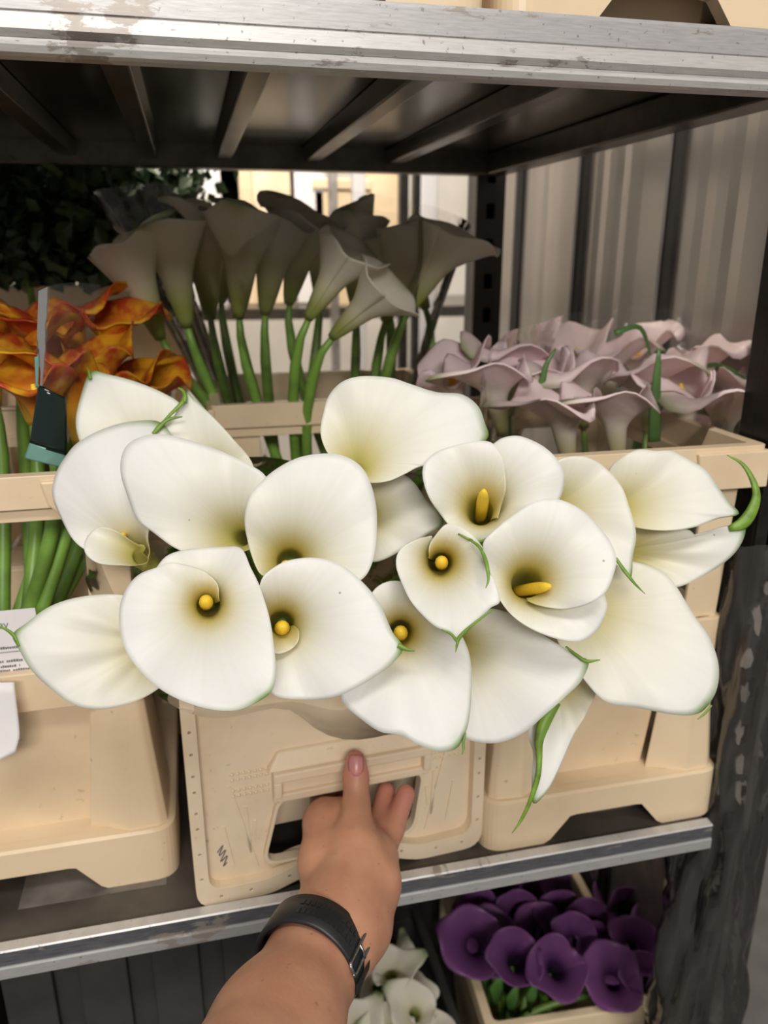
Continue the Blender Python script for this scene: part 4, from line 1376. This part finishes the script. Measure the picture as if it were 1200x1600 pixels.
# ------------------------------------------------------------------ left arm and hand gripping the handle
def surface_nets(f, h, lo):
    """Smooth quad mesh of f = 0 from a scalar grid."""
    s = f < 0
    nx, ny, nz = f.shape
    idx = -np.ones((nx - 1, ny - 1, nz - 1), int)
    acc = np.zeros((nx - 1, ny - 1, nz - 1, 3)); cnt = np.zeros((nx - 1, ny - 1, nz - 1))
    corners = [(i, j, k) for i in (0, 1) for j in (0, 1) for k in (0, 1)]
    sub = {c: f[c[0]:nx - 1 + c[0], c[1]:ny - 1 + c[1], c[2]:nz - 1 + c[2]] for c in corners}
    for a in corners:
        for ax_ in range(3):
            if a[ax_] == 0:
                b_ = list(a); b_[ax_] = 1; b_ = tuple(b_)
                fa, fb = sub[a], sub[b_]
                m_ = (fa < 0) != (fb < 0)
                t = np.where(m_, fa / np.where(m_, fa - fb, 1), 0)
                for q in range(3):
                    acc[..., q] += np.where(m_, a[q] + (t if q == ax_ else 0), 0)
                cnt += m_
    on = cnt > 0
    idx[on] = np.arange(on.sum())
    g = np.argwhere(on)
    V = lo + h * (g + acc[on] / cnt[on][:, None])
    Fc = []
    for ax_ in range(3):
        sl0 = [slice(1, -1)] * 3; sl0[ax_] = slice(0, f.shape[ax_] - 1)
        sl1 = [slice(1, -1)] * 3; sl1[ax_] = slice(1, f.shape[ax_])
        c0 = s[tuple(sl0)]; c1 = s[tuple(sl1)]
        e = np.argwhere(c0 != c1)
        u, v = [(1, 2), (2, 0), (0, 1)][ax_]
        base_ = e.copy()
        for q in range(3):
            if q != ax_: base_[:, q] += 1
        o = {}
        for du in (0, 1):
            for dv in (0, 1):
                c = base_.copy(); c[:, u] -= du; c[:, v] -= dv
                o[du, dv] = idx[c[:, 0], c[:, 1], c[:, 2]]
        quad = np.stack([o[0, 0], o[1, 0], o[1, 1], o[0, 1]], 1)
        flip = c0[tuple(e.T)]
        quad[~flip] = quad[~flip][:, ::-1]
        Fc.append(quad)
    return V, np.concatenate(Fc)


def cone_sdf(P, a, b, ra, rb):
    ab = b - a
    t = np.clip(((P - a) @ ab) / (ab @ ab), 0, 1)
    return np.linalg.norm(P - (a + t[..., None] * ab), axis=-1) - (ra + (rb - ra) * t)


def smin(a, b, k):
    h_ = np.clip(.5 + .5 * (b - a) / k, 0, 1)
    return b * (1 - h_) + a * h_ - k * h_ * (1 - h_)


def mm(px_, d): return px_ * d / F


# (pixel, pixel, distance, radius in metres) joints; the bar's front face lies at about 0.655
J = {}
def jt(n, x, y, d, r): J[n] = (D(x, y, d), r)
jt('elbow', 300, 1860, .37, .044)
jt('fore', 432, 1612, .485, .038)
jt('wrist', 497, 1492, .545, .0305)
jt('wrist2', 530, 1448, .565, .0275)
jt('dors0', 515, 1440, .580, .022)
jt('dors1', 512, 1345, .618, .0175)
jt('dors2', 508, 1285, .645, .0145)
jt('mid1', 545, 1340, .632, .020)
jt('mid2', 545, 1285, .655, .0135)
jt('heel0', 560, 1440, .575, .020)
jt('heel1', 578, 1380, .600, .018)
jt('heel2', 585, 1340, .625, .0145)
jt('tcm', 540, 1405, .578, .019)
jt('tmc', 556, 1320, .610, .0155)
jt('tip0', 557, 1258, .636, .0110)
jt('tip1', 556, 1215, .6435, .0103)
jt('tip2', 556, 1190, .6450, .0090)
jt('i1', 503, 1250, .690, .0100); jt('i2', 510, 1205, .700, .0085)
jt('m1', 545, 1245, .698, .0100); jt('m2', 548, 1200, .704, .0085)
jt('r0', 583, 1325, .650, .0115); jt('r1', 594, 1280, .676, .0098); jt('r2', 603, 1236, .692, .0083)
jt('p0', 592, 1345, .638, .0115); jt('p1', 614, 1295, .664, .0095); jt('p2', 634, 1240, .678, .0080)
body = [('elbow', 'fore'), ('fore', 'wrist'), ('wrist', 'wrist2'), ('wrist2', 'dors0'), ('dors0', 'dors1'), ('dors1', 'dors2'), ('dors1', 'mid1'), ('mid1', 'mid2'), ('wrist2', 'heel0'),
        ('heel0', 'heel1'), ('heel1', 'heel2'), ('dors2', 'mid2'), ('mid2', 'heel2'), ('dors0', 'heel1'), ('wrist2', 'tcm'), ('tcm', 'tmc')]
fingers = [[('tcm', 'tmc'), ('tmc', 'tip0'), ('tip0', 'tip1'), ('tip1', 'tip2')], [('dors2', 'i1'), ('i1', 'i2')], [('mid2', 'm1'), ('m1', 'm2')],
           [('heel2', 'r0'), ('r0', 'r1'), ('r1', 'r2')], [('heel2', 'p0'), ('p0', 'p1'), ('p1', 'p2')]]
pts = np.array([v[0] for v in J.values()])
hgrid = .0025
lo = pts.min(0) - .055; hi = pts.max(0) + .055
ax_ = [np.arange(lo[i], hi[i], hgrid) for i in range(3)]
GX, GY, GZ = np.meshgrid(*ax_, indexing='ij')
P = np.stack([GX, GY, GZ], -1)
fld = None
for a, b_ in body:
    q = cone_sdf(P, J[a][0], J[b_][0], J[a][1], J[b_][1])
    fld = q if fld is None else smin(fld, q, .016)
for ch in fingers:
    ff = None
    for a, b_ in ch:
        q = cone_sdf(P, J[a][0], J[b_][0], J[a][1], J[b_][1])
        ff = q if ff is None else smin(ff, q, .004)
    fld = smin(fld, ff, .007)
Vh, Fh = surface_nets(fld, hgrid, lo)
del P, GX, GY, GZ, fld
wr = J['wrist'][0]
arm = thing('person', J['fore'][0], 'bare left forearm and hand with black watch strap gripping the crate handle', 'person')
body_o = mesh('arm', Vh, Fh, M['skin'], arm, world=True)
pk = np.zeros(len(Vh))
for nme, rad, amt in (('tip2', .022, 1.0), ('p2', .03, .8), ('r2', .03, .6), ('p1', .02, .4)):
    pk = np.maximum(pk, amt * np.clip(1 - np.linalg.norm(Vh - J[nme][0], axis=1) / rad, 0, 1) ** .7)
attr(body_o.data, 'pink', pk)
sm = body_o.modifiers.new('smooth', 'SMOOTH'); sm.factor = .5; sm.iterations = 4
# thumb nail
n0 = D(556, 1197, .6345); ex = rt * .0064; ey = up * .0078
V = []; Fc = []
for i in range(7):
    for j in range(7):
        u_, v_ = (i / 6 * 2 - 1), (j / 6 * 2 - 1)
        k = math.sqrt(max(0, 1 - .35 * v_ * v_))
        V.append(n0 + ex * u_ * k + ey * v_ * math.sqrt(max(0, 1 - .30 * u_ * u_)) + fw * (.0035 * u_ * u_ + .001 * v_ * v_ + (.0022 * v_)))
for i in range(6):
    for j in range(6):
        Fc.append((i * 7 + j, i * 7 + j + 1, (i + 1) * 7 + j + 1, (i + 1) * 7 + j))
solidify(mesh('thumb_nail', V, Fc, M['nail'], arm, world=True), .0008)

# watch strap: a band round the wrist, holes, steel buckle
a0 = J['fore'][0]; a1 = J['wrist'][0]
axd = (a1 - a0) / np.linalg.norm(a1 - a0)
wc = D(488, 1492, .540)
side = np.cross(axd, -fw); side /= np.linalg.norm(side)
nor = np.cross(side, axd)
if nor @ fw > 0: nor = -nor
if side @ rt < 0: side = -side
watch = thing('wrist_watch', wc, 'black perforated rubber watch strap with steel buckle around the wrist', 'watch')
RS, RN, HW = .0352, .0345, .0140


def band(w, v, lift=0.0):
    return wc + side * (RS + lift) * math.cos(w) + nor * (RN + lift) * math.sin(w) + axd * v


V = []; Fc = []; n = 72
sec = [(-HW, 0), (-HW + .0015, .0022), (HW - .0015, .0022), (HW, 0), (HW - .0015, -.0012), (-HW + .0015, -.0012)]
for i in range(n):
    w = 2 * math.pi * i / n
    for v_, l_ in sec: V.append(band(w, v_, l_))
for i in range(n):
    for k in range(6):
        Fc.append((i * 6 + k, i * 6 + (k + 1) % 6, ((i + 1) % n) * 6 + (k + 1) % 6, ((i + 1) % n) * 6 + k))
mesh('strap', V, Fc, M['black'], watch, world=True)
# strap holes in two rows
V = []; Fc = []
for i in range(12):
    w = math.radians(90 + i * 6)
    for v_ in (-.0045, .0045):
        k = len(V)
        for dw, dv in ((-.034, -.0022), (.034, -.0022), (.034, .0022), (-.034, .0022)): V.append(band(w + dw, v_ + dv, .00225))
        for dw, dv in ((-.034, -.0022), (.034, -.0022), (.034, .0022), (-.034, .0022)): V.append(band(w + dw, v_ + dv, .0027))
        Fc += [(k + 4, k + 5, k + 6, k + 7)] + [(k + a, k + (a + 1) % 4, k + 4 + (a + 1) % 4, k + 4 + a) for a in range(4)]
o = mesh('strap_studs', V, Fc, M['black'], watch, smooth=False, world=True); o['kind'] = 'stuff'
w = math.radians(74)
# corners are rounded in metres, then laid on the band (0.035 m radius)
rr_ = round_poly([(-.0042, -HW - .003), (-.0042, HW + .003), (.0042, HW + .003), (.0042, -HW - .003)], .0025, 4)
path = [band(w + u / .036, v, .0032) for u, v in rr_ + rr_[:2]]
V, Fc = tube(path, [.0013] * len(path), 8)
mesh('buckle', V, Fc, M['steel'], watch, world=True)
V, Fc = tube([band(w - .12, 0, .0042), band(w, 0, .0048), band(w + .14, 0, .0042)], [.0009] * 3, 8)
mesh('buckle_pin', V, Fc, M['steel'], watch, world=True)
V = []; Fc = []
for i in range(7):
    ww_ = math.radians(44 + i * 2.0)
    for v_, l_ in ((-HW - .001, .0022), (-HW - .001, .0040), (HW + .001, .0040), (HW + .001, .0022)): V.append(band(ww_, v_, l_))
for i in range(6):
    for k in range(4): Fc.append((i * 4 + k, i * 4 + (k + 1) % 4, (i + 1) * 4 + (k + 1) % 4, (i + 1) * 4 + k))
mesh('strap_keeper', V, Fc, M['black'], watch, world=True)
